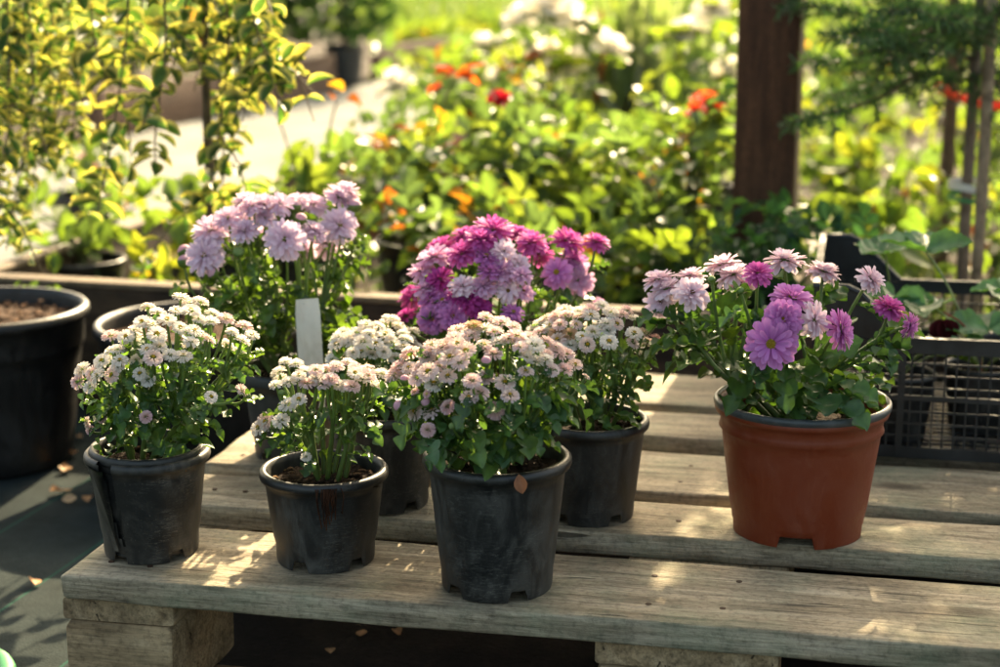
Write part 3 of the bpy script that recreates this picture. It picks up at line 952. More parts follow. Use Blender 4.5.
# the tag
a_, b_ = tag_top, tag_base
b_[2] = zs
tm = thing('plant_tag', (b_[0], b_[1], zs), 'blank white plastic plant tag stuck in the soil in front of the lilac flowers', 'tag')
mb = MB()
ht = np.linalg.norm(a_ - (b_)) + .0
w, n = .0125, 9
V, Fc = [], []
for i in range(n):
    f = i / (n - 1)
    p = np.array([b_[0], b_[1], zs - .02]) * (1 - f) + a_ * f
    ww = w * (.85 + .15 * min(1, f * 4)) * (.9 if i == n - 1 else 1)
    for s, tt in ((-1, 0), (1, 0), (1, .0012), (-1, .0012)): V.append((p[0] + s * ww, p[1] + tt - .004 * math.sin(f * 3) * 1, p[2] + .0008 * s))
for i in range(n - 1):
    for k in range(4): Fc.append((i * 4 + k, i * 4 + (k + 1) % 4, (i + 1) * 4 + (k + 1) % 4, (i + 1) * 4 + k))
Fc.append((0, 3, 2, 1)); Fc.append(tuple((n - 1) * 4 + k for k in range(4)))
mb.add(V, Fc)
mb.build('blade', M['white'], tm, smooth=False)

# red brown pot
t, c, zs = potted('potted_chrysanthemum', (797, 528), DECK, 'orchid pink chrysanthemum with big leaves in a terracotta coloured plastic pot', .0585, .0745, .121, M['terra'], soil_drop=.02, seed=9, group=GRP, liph=.010, lip=.0045, collar=.026, notches=4, nphase=.62, notch_h=.0105, notch_w=.17, seg=144)
red_c = c
red_pot = [o for o in t.children if o.name.startswith('pot')][0]
# grey lip ring laid over the rim
V, Fc = [], []
sg, ss = 96, 10
for k in range(sg):
    a = 2 * math.pi * k / sg
    for j in range(ss):
        b = 2 * math.pi * j / ss
        rr = .0762 + .0028 * math.cos(b)
        V.append((c[0] + rr * math.cos(a), c[1] + rr * math.sin(a), DECK + .1195 + .0040 * math.sin(b)))
for k in range(sg):
    for j in range(ss): Fc.append((k * ss + j, ((k + 1) % sg) * ss + j, ((k + 1) % sg) * ss + (j + 1) % ss, k * ss + (j + 1) % ss))
mb = MB(); mb.add(V, Fc); mb.build('rim', M['rimgrey'], red_pot, origin=tuple(t.location))
P8 = [(659, 279, 16, 'pale'), (667, 288, 15, 'pale'), (661, 302, 15, 'pale', (-.3, -.8, .2)), (690, 276, 14, 'pale'), (692, 293, 17, 'pale', (.2, -.6, .6)), (723, 264, 20, 'pale'), (758, 274, 16, 'magenta'), (785, 260, 20, 'pale'), (792, 298, 20, 'orchid', (.1, -.3, .9)), (783, 319, 19, 'orchid', (-.15, -.85, .35)),
      (771, 344, 24, 'orchid', (-.2, -.9, .2)), (815, 320, 18, 'pale', (.5, -.5, .4)), (841, 330, 20, 'orchid', (.85, -.5, .15)), (871, 279, 15, 'pale', (.6, -.3, .6)), (889, 308, 17, 'magenta', (.2, -.3, .9)), (910, 326, 14, 'orchid', (.9, -.4, -.1)), (712, 282, 3.5, 'bud'), (741, 293, 3.5, 'bud')]
GR8 = [(.05, .115, .03), (.06, .135, .03), (.045, .105, .035), (.08, .15, .03)]
mum(t, c, zs, P8, (775, 345, 112, 84), 18, leaf=(.030, .050), nleaf=2.5, low=60, mains=9, hidden=3, hkind='pale', hr=.018, upbias=1.0, skirt=.85, greens=GR8, stem_r=.0017, spread=.026, rim=.064)
# weeds at the rim of this pot
q = random.Random(9)
for (px, py, n_, hh) in ((792, 418, 9, .02), (866, 405, 10, .034)):
    wm = MB()
    b = G(px, py, zs + .002)
    for k in range(n_):
        f = (k + 1) / n_
        a = k * 2.4
        o = np.array([math.cos(a), math.sin(a), .4])
        p = b + np.array([.004 * f, 0, hh * f])
        put_leaf(wm, OVAL[0], p, o, (0, 0, 1), .014 * q.uniform(.8, 1.2), (.16, .30, .05), q)
    tube(wm, [b, b + np.array([.002, 0, hh * .5]), b + np.array([.004, 0, hh])], .0011, (.2, .33, .08), 5)
    wm.build('weed', M['leaf'], t)

# ---------------------------------------------------------------- big pots on the ground at the left
BIG1 = G(-8, 459, 0.0)
BIG2 = G(200, 323, .19)


def box(mb, x0, x1, y0, y1, z0, z1, T=None, col=(.5, .5, .5), mat=0):
    V = np.array([(x, y, z) for z in (z0, z1) for y in (y0, y1) for x in (x0, x1)], float)
    if T is not None: V = T(V)
    mb.add(V, [(0, 2, 3, 1), (4, 5, 7, 6), (0, 1, 5, 4), (2, 6, 7, 3), (0, 4, 6, 2), (1, 3, 7, 5)], col, mat)


VG = [(.04, .10, .025), (.055, .125, .03), (.035, .085, .03), (.05, .115, .03)]
VE = [(.52, .50, .19), (.60, .57, .28), (.46, .45, .14), (.56, .50, .16)]


def strand(sm, lm, P, q, leaf=.024, step=.014, stem=(.12, .09, .04), bare=0.0, rad=.0016, side=.0, cols=VG, edges=VE, T=EUON):
    L = sum(np.linalg.norm(np.asarray(P[i + 1]) - np.asarray(P[i])) for i in range(len(P) - 1))
    n = max(6, int(L / step))
    pts = polyline(P, n)
    tube(sm, pts, [rad * (1.3 - .7 * i / n) for i in range(n)], stem, 5)
    for i in range(1, n - 1):
        t = i / n
        if t < bare: continue
        d = unit(pts[i + 1] - pts[i - 1])
        a0 = i * 1.57 + q.gauss(0, .4)
        b1 = np.cross(d, [.3, 1, .2]); b1 = unit(b1); b2 = np.cross(d, b1)
        for s in (0, math.pi):
            if q.random() < .12: continue
            o = b1 * math.cos(a0 + s) + b2 * math.sin(a0 + s)
            dd = o + d * q.uniform(.3, .8) + rv(q, .2) + np.array([0, 0, .15])
            nn = -d * .3 + np.array([0, 0, .8]) + o * .1 + rv(q, .35)
            put_leaf(lm, q.choice(T), pts[i] + o * rad, dd, nn, leaf * q.uniform(.65, 1.2), q.choice(cols), q, edge=None if edges is None else np.array(q.choice(edges)) * q.uniform(.8, 1.1))
        if side and q.random() < side and t < .93:
            o = b1 * math.cos(a0) + b2 * math.sin(a0)
            l2 = q.uniform(.04, .11)
            strand(sm, lm, [pts[i], pts[i] + (o * .7 + d * .5) * l2 * .6, pts[i] + (o * .8 + d * .9 + np.array([0, 0, -.15])) * l2], q, leaf * .9, step, stem, 0, rad * .7, 0, cols, edges, T)


def shrub_in_pot(c, r, h, label, trunk, strands, seed, leaf, step, side, potlabel=None):
    q = random.Random(seed)
    t = thing('variegated_shrub', (c[0], c[1], .004), label, 'shrub', 'weeping variegated shrubs in big pots')
    pot_mb(c, .004, r * .8, r, h, lip=.007, liph=.014, collar=h * .26, notches=0, seg=96, thick=.004).build('pot', M['bigpot'], t)
    soil_mb(c, .004 + h - .022, r * .93, seed, .008, 260, (.05, .03, .02), (.26, .15, .09)).build('soil', M['soil'], t)
    sm, lm, tm = MB(), MB(), MB()
    tp = polyline(trunk, 14)
    tube(tm, tp, [.0075 - .003 * i / 13 for i in range(14)], (.10, .075, .05), 8)
    for S in strands:
        strand(sm, lm, S, q, leaf, step, side=side)
    tm.build('trunk', M['bark'], t)
    sm.build('branches', M['stem'], t)
    lm.build('leaves', M['eleaf'], t)
    return t, q


b2 = np.array([BIG2[0], BIG2[1], .175])
d2 = depth(b2)
top = U(206, -150, d2)
trunk = [b2, U(211, 230, d2), U(207, 120, d2), U(205, 0, d2), top]


def S2(pts, dd): return [top + (U(*pts[0], dd) - top) * .0, (top + U(*pts[0], dd)) / 2 + np.array([0, 0, .06])] + [U(x, y, dd + k * .01) for k, (x, y) in enumerate(pts)]


strs = [S2([(133, -40), (127, 30), (118, 100), (108, 160), (98, 212)], 2.02),
        S2([(165, -30), (166, 40), (160, 95), (155, 140), (156, 168)], 2.0),
        S2([(222, -30), (228, 40), (222, 110), (214, 165), (207, 215)], 2.06),
        S2([(246, -40), (252, 10), (262, 45), (278, 62), (296, 72)], 1.98),
        S2([(95, -40), (92, 20), (100, 60), (112, 90)], 2.1),
        S2([(190, -50), (186, 0), (178, 40), (172, 70)], 2.1),
        S2([(240, -60), (236, 0), (240, 50), (238, 95), (230, 140)], 2.12),
        S2([(268, -40), (270, 5), (266, 40), (262, 78)], 2.05),
        S2([(140, -60), (142, 0), (135, 50), (128, 85)], 2.16),
        S2([(205, -60), (208, 5), (206, 50), (202, 80)], 2.14),
        S2([(112, -60), (108, 10), (85, 60), (75, 110), (74, 135)], 2.2),
        S2([(230, -60), (215, 0), (217, 60), (224, 100), (222, 190)], 2.2)]
shrub_in_pot(BIG2, .132, .19, 'weeping variegated shrub with long cream edged branches in the big pot behind the torn pot', trunk, strs, 31, .033, .0185, .22)
b1 = np.array([BIG1[0], BIG1[1], .17])
d1 = depth(b1) + .02
top = U(-30, -160, d1)
trunk = [b1, U(-12, 150, d1), U(-22, 0, d1), top]
strs = [S2([(20, -40), (30, 30), (33, 90), (24, 150), (14, 205), (6, 250)], 2.1),
        S2([(48, -40), (52, 30), (48, 80), (44, 130), (40, 165)], 2.2),
        S2([(5, -40), (8, 40), (10, 110), (2, 170)], 2.05),
        S2([(66, -50), (70, 10), (74, 60), (66, 105)], 2.25),
        S2([(-20, -40), (-14, 60), (-8, 150), (-10, 240)], 2.0),
        S2([(30, -70), (26, 0), (16, 60), (18, 120)], 2.24),
        S2([(60, -70), (40, 0), (38, 60), (30, 110), (28, 180)], 2.3)]
t1, q = shrub_in_pot(BIG1, .132, .205, 'small leaved variegated shrub in the big black pot at the left edge', trunk, strs, 32, .025, .0145, .24)
wm = MB()
for k in range(16):
    p = G(34 + q.gauss(0, 14), 296 + q.gauss(0, 3), .185)
    put_leaf(wm, OVAL[k % 3], p, (q.gauss(0, 1), q.gauss(0, 1), .6), (0, 0, 1), q.uniform(.014, .03), (.09, .16, .03), q)
wm.build('weed', M['leaf'], t1)

# ---------------------------------------------------------------- wooden planter round the rose bed
PLH = .178
pt = thing('wooden_planter', (BC[0], BC[1], 0), 'dark stained wooden planter edge running behind the pallet round the rose bed', 'planter', rz=-YB)
put_board('front_board', pt, M['boardwood'], 3.2, .028, PLH, (-.2, -.028, .005), seed=90, r=.003, n=80)
put_board('side_board', pt, M['boardwood'], 5.0, .026, PLH - .003, (.026, .001, .005), rz=R(90), seed=91, n=80)
put_board('cross_board', pt, M['sunlitwood'], 1.2, .024, PLH + .006, (1.215, .001, .005), rz=R(90), seed=92, n=30)  # planter board painted paler where the sun strikes it
put_board('sunlit_top_edge', pt, M['sunlitwood'], 3.2, .034, .009, (-.2, -.031, PLH + .0055), seed=93, r=.002, n=80)  # added pale strip, stands for sun grazing the board's top edge
put_board('sunlit_top_edge', pt, M['sunlitwood'], 5.0, .032, .009, (.029, .004, PLH + .003), rz=R(90), seed=94, r=.002, n=80)  # same added strip on the side board, sunlight painted in

# ---------------------------------------------------------------- post
pp = U(771, 200, 2.50)
post = put_board('timber_post', None, M['postwood'], 2.0, .092, .092, (0, 0, 0), seed=95, r=.004, n=50)
post.location = (pp[0] + .046 * math.cos(YB) - .046 * math.sin(YB), pp[1] - .046 * math.sin(YB) - .046 * math.cos(YB) + .05, .01)
post.rotation_euler = (0, -math.pi / 2, -YB)
tag(post, 'dark brown square timber post standing among the roses', 'post')

# ---------------------------------------------------------------- crate
uc, vc = topal(G(829, 452, DECK))
vc = .487
uc -= .022
CL, CW = .56, .33


def TC(V):
    V = np.asarray(V, float)
    xy = PC + np.outer(V[:, 0] + uc, PU) + np.outer(V[:, 1] + vc, PV)
    return np.concatenate([xy, V[:, 2:3] + DECK + .0012], 1)


cr = thing('plastic_crate', (*TC([(0, 0, 0)])[0][:2], DECK), 'open black plastic lattice crate holding strawberry plants on the pallet', 'crate')
HC, HL = .178, .125


def wall_long(y, name, sgn):
    mb = MB()
    th = .003
    y0, y1 = (y, y + th)
    box(mb, 0, CL, y0, y1, 0, .012, TC)
    box(mb, 0, CL, y0 - .002 * (sgn < 0), y1 + .002 * (sgn > 0), HL - .013, HL, TC)
    # folded lip along the low rim
    box(mb, .092, CL - .092, y0 - .003, y1 + .003, HL + .0002, HL + .0032, TC)
    box(mb, 0, CL, y0 - .0012, y1 + .0012, .062, .067, TC)
    for z in np.arange(.024, HL - .014, .0128):
        if abs(z - .0645) > .006: box(mb, 0, CL, y0 + .0004, y1 - .0004, z - .001, z + .001, TC)
    for x in np.arange(.012, CL, .0112): box(mb, x - .0009, x + .0009, y0 + .0007, y1 - .0007, .0122, HL - .0132, TC)
    for x in (0.0035, .092, .28, CL - .092, CL - .0035): box(mb, x - .0035, x + .0035, y0 - .0015, y1 + .0015, .0003, HL - .0004, TC)
    for m in (lambda x: x, lambda x: CL - x):
        poly = [(0, HL + .0003), (0, HC), (.035, HC), (.043, HC - .006), (.092, HL + .0003)]
        V = TC([(m(x), yy, z) for yy in (y0, y1) for x, z in poly])
        n = len(poly)
        mb.add(V, [tuple(range(n)), tuple(range(2 * n - 1, n - 1, -1))] + [(k, (k + 1) % n, n + (k + 1) % n, n + k) for k in range(n)])
        # bead along the sloping edge
        tube(mb, TC([(m(-.001), y + th / 2, HC), (m(.034), y + th / 2, HC), (m(.047), y + th / 2, HC - .006), (m(.094), y + th / 2, HL + .002)]), .0032, sides=6)
    return mb.build(name, M['crate'], cr, smooth=False)


wall_long(0, 'front_wall', -1)
wall_long(CW - .003, 'back_wall', 1)
for x in (0.0001, CL - .0031):
    mb = MB()
    box(mb, x, x + .003, .0032, CW - .0032, .0, HC - .001, TC)
    for y in np.arange(.02, CW - .01, .028): box(mb, x + .003, x + .0052, y, y + .002, .01, HC - .012, TC)
    box(mb, x - .002, x + .0055, .0002, CW - .0002, HC - .0008, HC + .0035, TC)
    mb.build('end_wall', M['crate'], cr, smooth=False)
mb = MB()
for x in np.arange(.01, CL, .016): box(mb, x - .0015, x + .0015, .004, CW - .004, .0005, .004, TC)
for y in np.arange(.01, CW, .016): box(mb, .004, CL - .004, y - .0015, y + .0015, .0044, .0062, TC)
mb.build('crate_floor', M['crate'], cr, smooth=False)


def strawberry(x, y, label, leaves, seed, red=None):
    q = random.Random(seed)
    c = TC([(x, y, .006)])[0]
    t = thing('strawberry_plant', c, label, 'strawberry plant', 'strawberry plants in the crate')
    pot_mb(c, c[2], .032, .041, .07, notches=0, seg=40, lip=.003, liph=.006).build('pot', M['black'], t)
    soil_mb(c, c[2] + .058, .037, seed, .004, 40).build('soil', M['soil'], t)
    sm, lm = MB(), MB()
    base = np.array([c[0], c[1], c[2] + .058])
    for L in leaves:
        tip, ln = U(L[0], L[1], depth(base) + L[3]), L[2]
        P = bez(base + rv(q, .004) * np.array([1, 1, 0]), (base + tip) / 2 + np.array([0, 0, .03]), tip, 8)
        tube(sm, P, .0013, (.16, .22, .06), 5)
        a0 = L[4]
        for k in (-1, 0, 1):
            a = a0 + k * 1.75 + q.gauss(0, .1)
            d = np.array([math.cos(a), math.sin(a), L[5] if len(L) > 5 else -.05])
            put_leaf(lm, STRAW, tip, d, np.array([0, -.25, 1]) + rv(q, .12), ln * q.uniform(.9, 1.1), (.085, .20, .075), q)
    for k in range(5):
        a = q.uniform(0, 6.28)
        tip = base + np.array([math.cos(a) * .05, math.sin(a) * .05, q.uniform(.02, .05)])
        tube(sm, bez(base, (base + tip) / 2 + np.array([0, 0, .02]), tip, 6), .0012, (.16, .2, .05), 5)
        put_leaf(lm, STRAW, tip, (math.cos(a), math.sin(a), -.2), (0, 0, 1), .032, (.10, .16, .03), q)
    sm.build('stems', M['stem'], t)
    lm.build('leaves', M['leaf'], t)
    if red:
        rm = MB()
        p = U(*red)
        for k in range(3): put_leaf(rm, OVAL[1], p + np.array([.003 * k - .003, 0, .012]), (.3 * k - .2, -.3, -1), (.4 * k - .5, -1, .3), .025, (.07, .006, .008), q, wscale=1.1)
        tube(rm, bez(base, base + np.array([0, 0, .05]), p + np.array([0, 0, .02]), 6), .0012, (.2, .05, .03), 5)
        rm.build('red_leaf', M['bark'], t)['label'] = 'withered dark red leaf'
    return t


strawberry(.09, .22, 'strawberry plant nearest the raised crate corner, its leaves level with the rim', [(884, 252, .046, -.05, 2.2, .12), (895, 296, .040, -.10, -2.0), (870, 300, .030, -.1, 3.0)], 41)
strawberry(.18, .12, 'tall strawberry plant holding its large round leaves above the crate rim', [(926, 252, .050, .0, 1.4, .3), (926, 305, .044, -.02, 2.6), (938, 344, .028, -.03, 3.0)], 42, red=(942, 330, 1.80))
strawberry(.285, .15, 'strawberry plant at the right edge of the picture with a low leaf in the crate', [(988, 330, .050, -.02, 1.6, .1), (1006, 290, .042, .05, 2.8), (970, 345, .032, -.05, -1)], 43)
for k, (x, y) in enumerate(((.09, .07), (.22, .25))):
    strawberry(x, y, ('young strawberry plant low behind the crate lattice beside the terracotta coloured pot', 'young strawberry plant low at the back of the crate')[k], [], 50 + k)

# ---------------------------------------------------------------- rose bed
def rose_fl(name, seed, a, b, w=.85):
    me = flower_mesh(name, seed, 1.0, [(8, .98, 0, .04), (7, .9, 28, .05), (6, .72, 56, .04)], a, b, 0, .25, w, ragged=.08)
    me.materials[0] = M['rosepetal']
    return me


FL['wrose'] = [rose_fl('white_rose', 110 + i, (.80, .76, .66), (.83, .82, .78)) for i in range(2)]
FL['rrose'] = [rose_fl('red_rose', 113, (.50, .015, .03), (.62, .03, .06))]
FL['orose'] = [rose_fl('orange_rose', 114, (.70, .06, .02), (.75, .12, .035), .6)]
FL['prose'] = [rose_fl('pink_rose', 115, (.70, .32, .33), (.78, .45, .45))]

RG = [(.09, .15, .04), (.11, .175, .04), (.075, .13, .05), (.09, .15, .065), (.14, .19, .04)]
RY = [(.12, .19, .03), (.15, .22, .035), (.09, .16, .035), (.19, .22, .03)]
RDARK = [(.025, .075, .03), (.03, .085, .04), (.04, .09, .03)]
RAUT = [(.30, .13, .02), (.38, .22, .02), (.22, .07, .02)]
RCOP = [(.35, .05, .02), (.42, .09, .02), (.25, .03, .03)]


def bush(name, label, cat, px, d, topy, r, nl, seed, cols=RG, leaf=(.05, .085), kind='rose', flowers=(), group=None, pot=True, autumn=.02, accents=(), z0=.045, squash=1.0, lo=.0):
    """a leafy bush at axis distance d: arching stems, leaves through its whole volume, blooms where they are seen"""
    if kind == 'rose': leaf, nl = (leaf[0] * 1.3, leaf[1] * 1.35), nl * .72
    q = random.Random(seed)
    b = U(px, 333, d)
    c = np.array([b[0], b[1], z0])
    zt = U(px, topy, d)[2]
    t = thing(name, c, label, cat, group)
    h0 = 0
    if pot:
        h0 = .12
        pot_mb(c, z0 + .001, .06, .075, h0, notches=0, seg=32).build('pot', M['black'], t)
        soil_mb(c, z0 + h0 - .014, .069, seed, .004, 30).build('soil', M['soil'], t)
    H = zt - z0 - h0
    E0 = np.array([c[0], c[1], z0 + h0 + H * (.55 + lo)])
    rad = np.array([r, r * squash, H * .47])
    sm, lm = MB(), MB()
    base = np.array([c[0], c[1], z0 + max(0, h0 - .014)])
    S = []
    ns = max(8, int(nl // 12))
    for k in range(ns):
        a, e = q.uniform(0, 6.283), math.asin(q.uniform(-.5, 1))
        f = q.uniform(.55, 1.0)
        tip = E0 + rad * f * np.array([math.cos(a) * math.cos(e), math.sin(a) * math.cos(e), math.sin(e)])
        P = bez(base + rv(q, .012) * np.array([1, 1, 0]), base * .45 + tip * .55 + np.array([0, 0, .22 * H]) - np.array([tip[0] - c[0], tip[1] - c[1], 0]) * .3, tip, 9)
        tube(sm, P, [.0035 - .0022 * i / 8 for i in range(9)], np.array((.09, .10, .035)) * q.uniform(.7, 1.3), 5)
        S.append(P)
    for (fx, fy, fr, fk) in flowers:
        p = U(fx, fy, d + q.gauss(0, .05) - r * squash * .25)
        P = bez(base, base * .4 + p * .6 + np.array([0, 0, .1]), p, 9)
        tube(sm, P, [.0035 - .002 * i / 8 for i in range(9)], (.08, .12, .035), 5)
        S.append(P)
        put_flower(t, fk, p, (q.gauss(0, .3), -.25 + q.gauss(0, .3), .9), fr / F * d * (1.35 if fk == 'wrose' else 1.1), q, name='rose')
    for k in range(int(nl * .78)):
        P = q.choice(S)
        tt = 1 - q.random() ** 1.6 * .85
        i = min(7, int(tt * 8))
        p = P[i] + (P[i + 1] - P[i]) * (tt * 8 - i)
        ax = unit(P[i + 1] - P[i])
        o = unit(np.cross(ax, rv(q)) + np.array([0, 0, .15]))
        s = q.uniform(*leaf)
        col = q.choice(RAUT) if q.random() < autumn else q.choice(cols)
        n = np.array([0, 0, 1.]) + rv(q, .38)
        d_ = o + np.array([0, 0, q.uniform(-.3, .25)])
        if kind == 'rose': compound(lm, OVAL, p, d_, n, s, col, q, 5 if q.random() < .7 else 3)
        elif kind == 'blade': put_leaf(lm, q.choice(BLADE), p, o * .5 + np.array([0, 0, .8]), o, s, col, q)
        else:
            p2 = p + o * s * .3
            put_leaf(lm, q.choice(OVAL), p2, d_, n, s, col, q)
    for (ax_, ay_, sz, cc, m_) in accents:      # single shoots of coloured leaves
        p = U(ax_, ay_, d - r * .3)
        P = bez(base, base * .4 + p * .6 + np.array([0, 0, .08]), p - np.array([0, 0, .01]), 8)
        tube(sm, P, .0018, (.12, .09, .04), 5)
        for k in range(m_):
            a = k * 2.1 + q.random()
            put_leaf(lm, q.choice(OVAL), p + rv(q, .008), (math.cos(a), math.sin(a) * .6, q.uniform(-.2, .7)), (0, -.4, 1) + rv(q, .3), sz * q.uniform(.7, 1.1), q.choice(cc), q)
    sm.build('stems', M['stem'], t)
    lm.build('leaves', M['roseleaf'] if kind != 'blade' else M['grass'], t)
    return t


GR = 'rose bushes in the planter'
bush('rose_bush', 'green rose bush directly behind the lilac flowers with an orange leaf at its top', 'rose bush', 318, 2.85, 178, .15, 80, 201, group=GR, cols=RG + RY[:2], accents=[(337, 97, .04, RAUT, 3), (262, 80, .03, RAUT, 2)])
bush('rose_bush', 'rose bush with coppery red young shoots and orange spotted leaves', 'rose bush', 418, 3.0, 112, .23, 170, 202, group=GR, autumn=.09, accents=[(455, 72, .05, RCOP, 5), (425, 185, .028, RAUT, 5), (378, 140, .04, RCOP, 3), (440, 80, .035, RCOP, 3), (405, 132, .03, RAUT, 4)])
bush('rose_bush', 'rose bush with one small red bloom above the magenta chrysanthemum', 'rose bush', 512, 2.95, 108, .24, 190, 203, group=GR, flowers=[(500, 101, 12, 'rrose')], autumn=.05)
bush('rose_bush', 'bushy green rose without blooms in the middle of the bed, behind the blush chrysanthemum', 'rose bush', 610, 2.85, 140, .23, 190, 204, group=GR, cols=RG, autumn=.05, accents=[(540, 150, .03, RY, 4), (630, 160, .035, RY, 6)])
bush('rose_bush', 'rose bush with an orange red bloom beside the timber post', 'rose bush', 686, 2.75, 120, .20, 150, 205, group=GR, flowers=[(706, 105, 17, 'orose'), (697, 112, 12, 'orose'), (716, 108, 11, 'orose'), (690, 116, 5, 'rrose')], autumn=.04)
bush('rose_bush', 'dark blue green rose bush covering the foot of the timber post', 'rose bush', 768, 2.36, 192, .16, 130, 206, group=GR, cols=RDARK, leaf=(.045, .065), autumn=.0)
bush('rose_bush', 'tall white rose bush with the largest blooms at the top middle of the bed', 'rose bush', 555, 3.7, 60, .26, 150, 207, group=GR, cols=RG + RY, flowers=[(550, 13, 24, 'wrose'), (522, 20, 17, 'wrose'), (568, 70, 19, 'wrose'), (610, 52, 16, 'wrose'), (590, 38, 14, 'wrose'), (578, 22, 14, 'wrose'), (545, 55, 13, 'wrose')])
bush('rose_bush', 'white rose bush with blooms close beside the timber post', 'rose bush', 700, 3.8, 60, .24, 130, 208, group=GR, cols=RG + RY, flowers=[(712, 13, 15, 'wrose'), (690, 33, 14, 'wrose'), (676, 36, 10, 'wrose'), (730, 74, 17, 'wrose'), (738, 108, 14, 'wrose'), (695, 68, 9, 'wrose')])
bush('rose_bush', 'low rose bush with a single pale bloom near the path', 'rose bush', 410, 3.9, 112, .15, 80, 209, group=GR, cols=RG + RY, flowers=[(396, 88, 17, 'wrose')])
bush('rose_bush', 'white rose bush left of the tallest white one, at the path side of the bed', 'rose bush', 480, 4.3, 55, .26, 140, 210, group=GR, cols=RG + RY, flowers=[(484, 46, 11, 'wrose'), (512, 45, 12, 'wrose'), (497, 78, 10, 'wrose'), (520, 62, 12, 'wrose'), (535, 85, 9, 'wrose'), (465, 88, 9, 'wrose')])
bush('rose_bush', 'bright yellow green rose bush lit through from behind in the centre of the bed', 'rose bush', 600, 3.4, 100, .27, 170, 211, group=GR, cols=RY, autumn=.02)
bush('rose_bush', 'green rose bush low behind the magenta flowers near the planter edge', 'rose bush', 450, 2.62, 205, .16, 110, 212, group=GR, cols=RG + RY[:1], autumn=.06)
bush('rose_bush', 'low glossy rose bush at the planter edge behind the blush chrysanthemum', 'rose bush', 585, 2.58, 215, .17, 110, 213, group=GR, cols=RG + RY[:2], autumn=.03)
bush('rose_bush', 'low rose bush at the planter edge left of the orchid pink flowers', 'rose bush', 680, 2.52, 215, .14, 80, 214, group=GR, cols=RG + RY[:2], autumn=.05)
bush('leafy_plant', 'bright yellow green leafy plant between the timber post and the crate', 'plant', 845, 2.62, 165, .12, 60, 215, cols=RY, kind='oval', leaf=(.045, .08), pot=False)
bush('leafy_plant', 'yellow green undergrowth plant below the conifer branches', 'plant', 900, 3.0, 150, .22, 150, 216, cols=RY + RG[:1], kind='oval', leaf=(.03, .06), pot=False)
bush('leafy_plant', 'loose green plant at the right edge of the picture behind the stake', 'plant', 1000, 3.1, 130, .22, 120, 217, cols=RY[:2] + RG, kind='oval', leaf=(.03, .06), pot=False, autumn=.06)
bush('leafy_plant', 'yellow green shrub between the post and the conifer, far back in the bed', 'plant', 850, 4.2, 70, .34, 200, 218, cols=RY + RG[:2], kind='oval', leaf=(.04, .07), pot=False)
bush('leafy_plant', 'yellow green shrub behind the brown trunk and the red strap', 'plant', 970, 4.6, 50, .34, 180, 219, cols=RY + RG[:2], kind='oval', leaf=(.04, .07), pot=False)
bush('ornamental_grass', 'clump of pale striped ornamental grass behind the rose bed', 'grass clump', 645, 4.9, 55, .28, 240, 220, cols=[(.24, .28, .13), (.16, .21, .07), (.34, .36, .22)], kind='blade', leaf=(.2, .34), pot=False)
bush('leafy_plant', 'young shrub with thin stems at the left end of the planter', 'plant', 84, 2.8, 185, .15, 110, 221, cols=RY[:2] + RG[:2], kind='oval', leaf=(.025, .045))
bush('leafy_plant', 'low yellow leaved plant in the planter between the two big pots', 'plant', 140, 2.62, 243, .11, 150, 222, cols=RY + [(.34, .27, .02)], kind='oval', leaf=(.02, .045), pot=False)
bush('leafy_plant', 'yellow green leafy plant in the planter left of the lilac flowers', 'plant', 215, 2.85, 185, .14, 90, 223, cols=RY + RG[:2], kind='oval', leaf=(.035, .06))
bush('rose_bush', 'pink rose seen through the weeping branches at the left', 'rose bush', 92, 3.6, 170, .12, 50, 224, flowers=[(88, 163, 12, 'prose')], cols=RG + RY)
# far along the bed and beyond the path
for k, (px, d, ty, r, cols, lab) in enumerate((
        (470, 6.2, 18, .40, RY + RG, 'round yellow green bush beyond the white roses, nearest the path'),
        (590, 6.6, 2, .45, RY + RG[:2], 'yellow green bush far behind the tallest white roses'),
        (705, 6.4, 2, .42, RY + RG, 'leafy bush far behind the white roses beside the post'),
        (830, 6.6, 5, .50, RG + RY, 'leafy bush far behind the conifer branches'),
        (960, 6.8, 0, .5, RG + RY, 'leafy bush far back at the right edge of the picture'))):
    bush('garden_bush', lab, 'bush', px, d, ty, r, 260, 240 + k, cols=cols, kind='oval', leaf=(.05, .09), pot=False)
for k, (px, d, ty, r, cols, lab) in enumerate((
        (20, 7.0, 8, .34, RG + RY[:1], 'green bush across the path behind the weeping branches at the left edge'),
        (120, 8.0, -10, .5, RG + RY[:2], 'tall green bush across the path behind the middle of the weeping branches'),
        (215, 8.6, -20, .5, RDARK + RG[:1], 'dark bush across the path just left of the dark conifer'),
        (432, 12.0, 24, .55, RY + RG[:1], 'yellow green bush across the path right of the dark conifer'),
        (492, 13.0, 14, .5, RY[:2] + RG, 'low bush at the far end of the path'))):
    bush('garden_bush', lab, 'bush', px, d, ty, r, 300, 260 + k, cols=cols, kind='oval', leaf=(.06, .11), pot=False, z0=.03)
# edging boards across the path
for k, (A, B, lab) in enumerate(((G(95, 142, .004), G(336, 91, .004), 'brown edging board across the path, left of the grey pot'), (G(376, 82, .004), G(490, 61, .004), 'brown edging board across the path, right of the grey pot'))):
    L = float(np.linalg.norm(B - A))
    o = put_board('edging_board', None, M['farboard'], L, .03, .18, (A[0], A[1], .006), seed=300 + k, n=30, rot=(0, 0, math.atan2(B[1] - A[1], B[0] - A[0])))
    tag(o, lab, 'board', 'edging boards across the path')

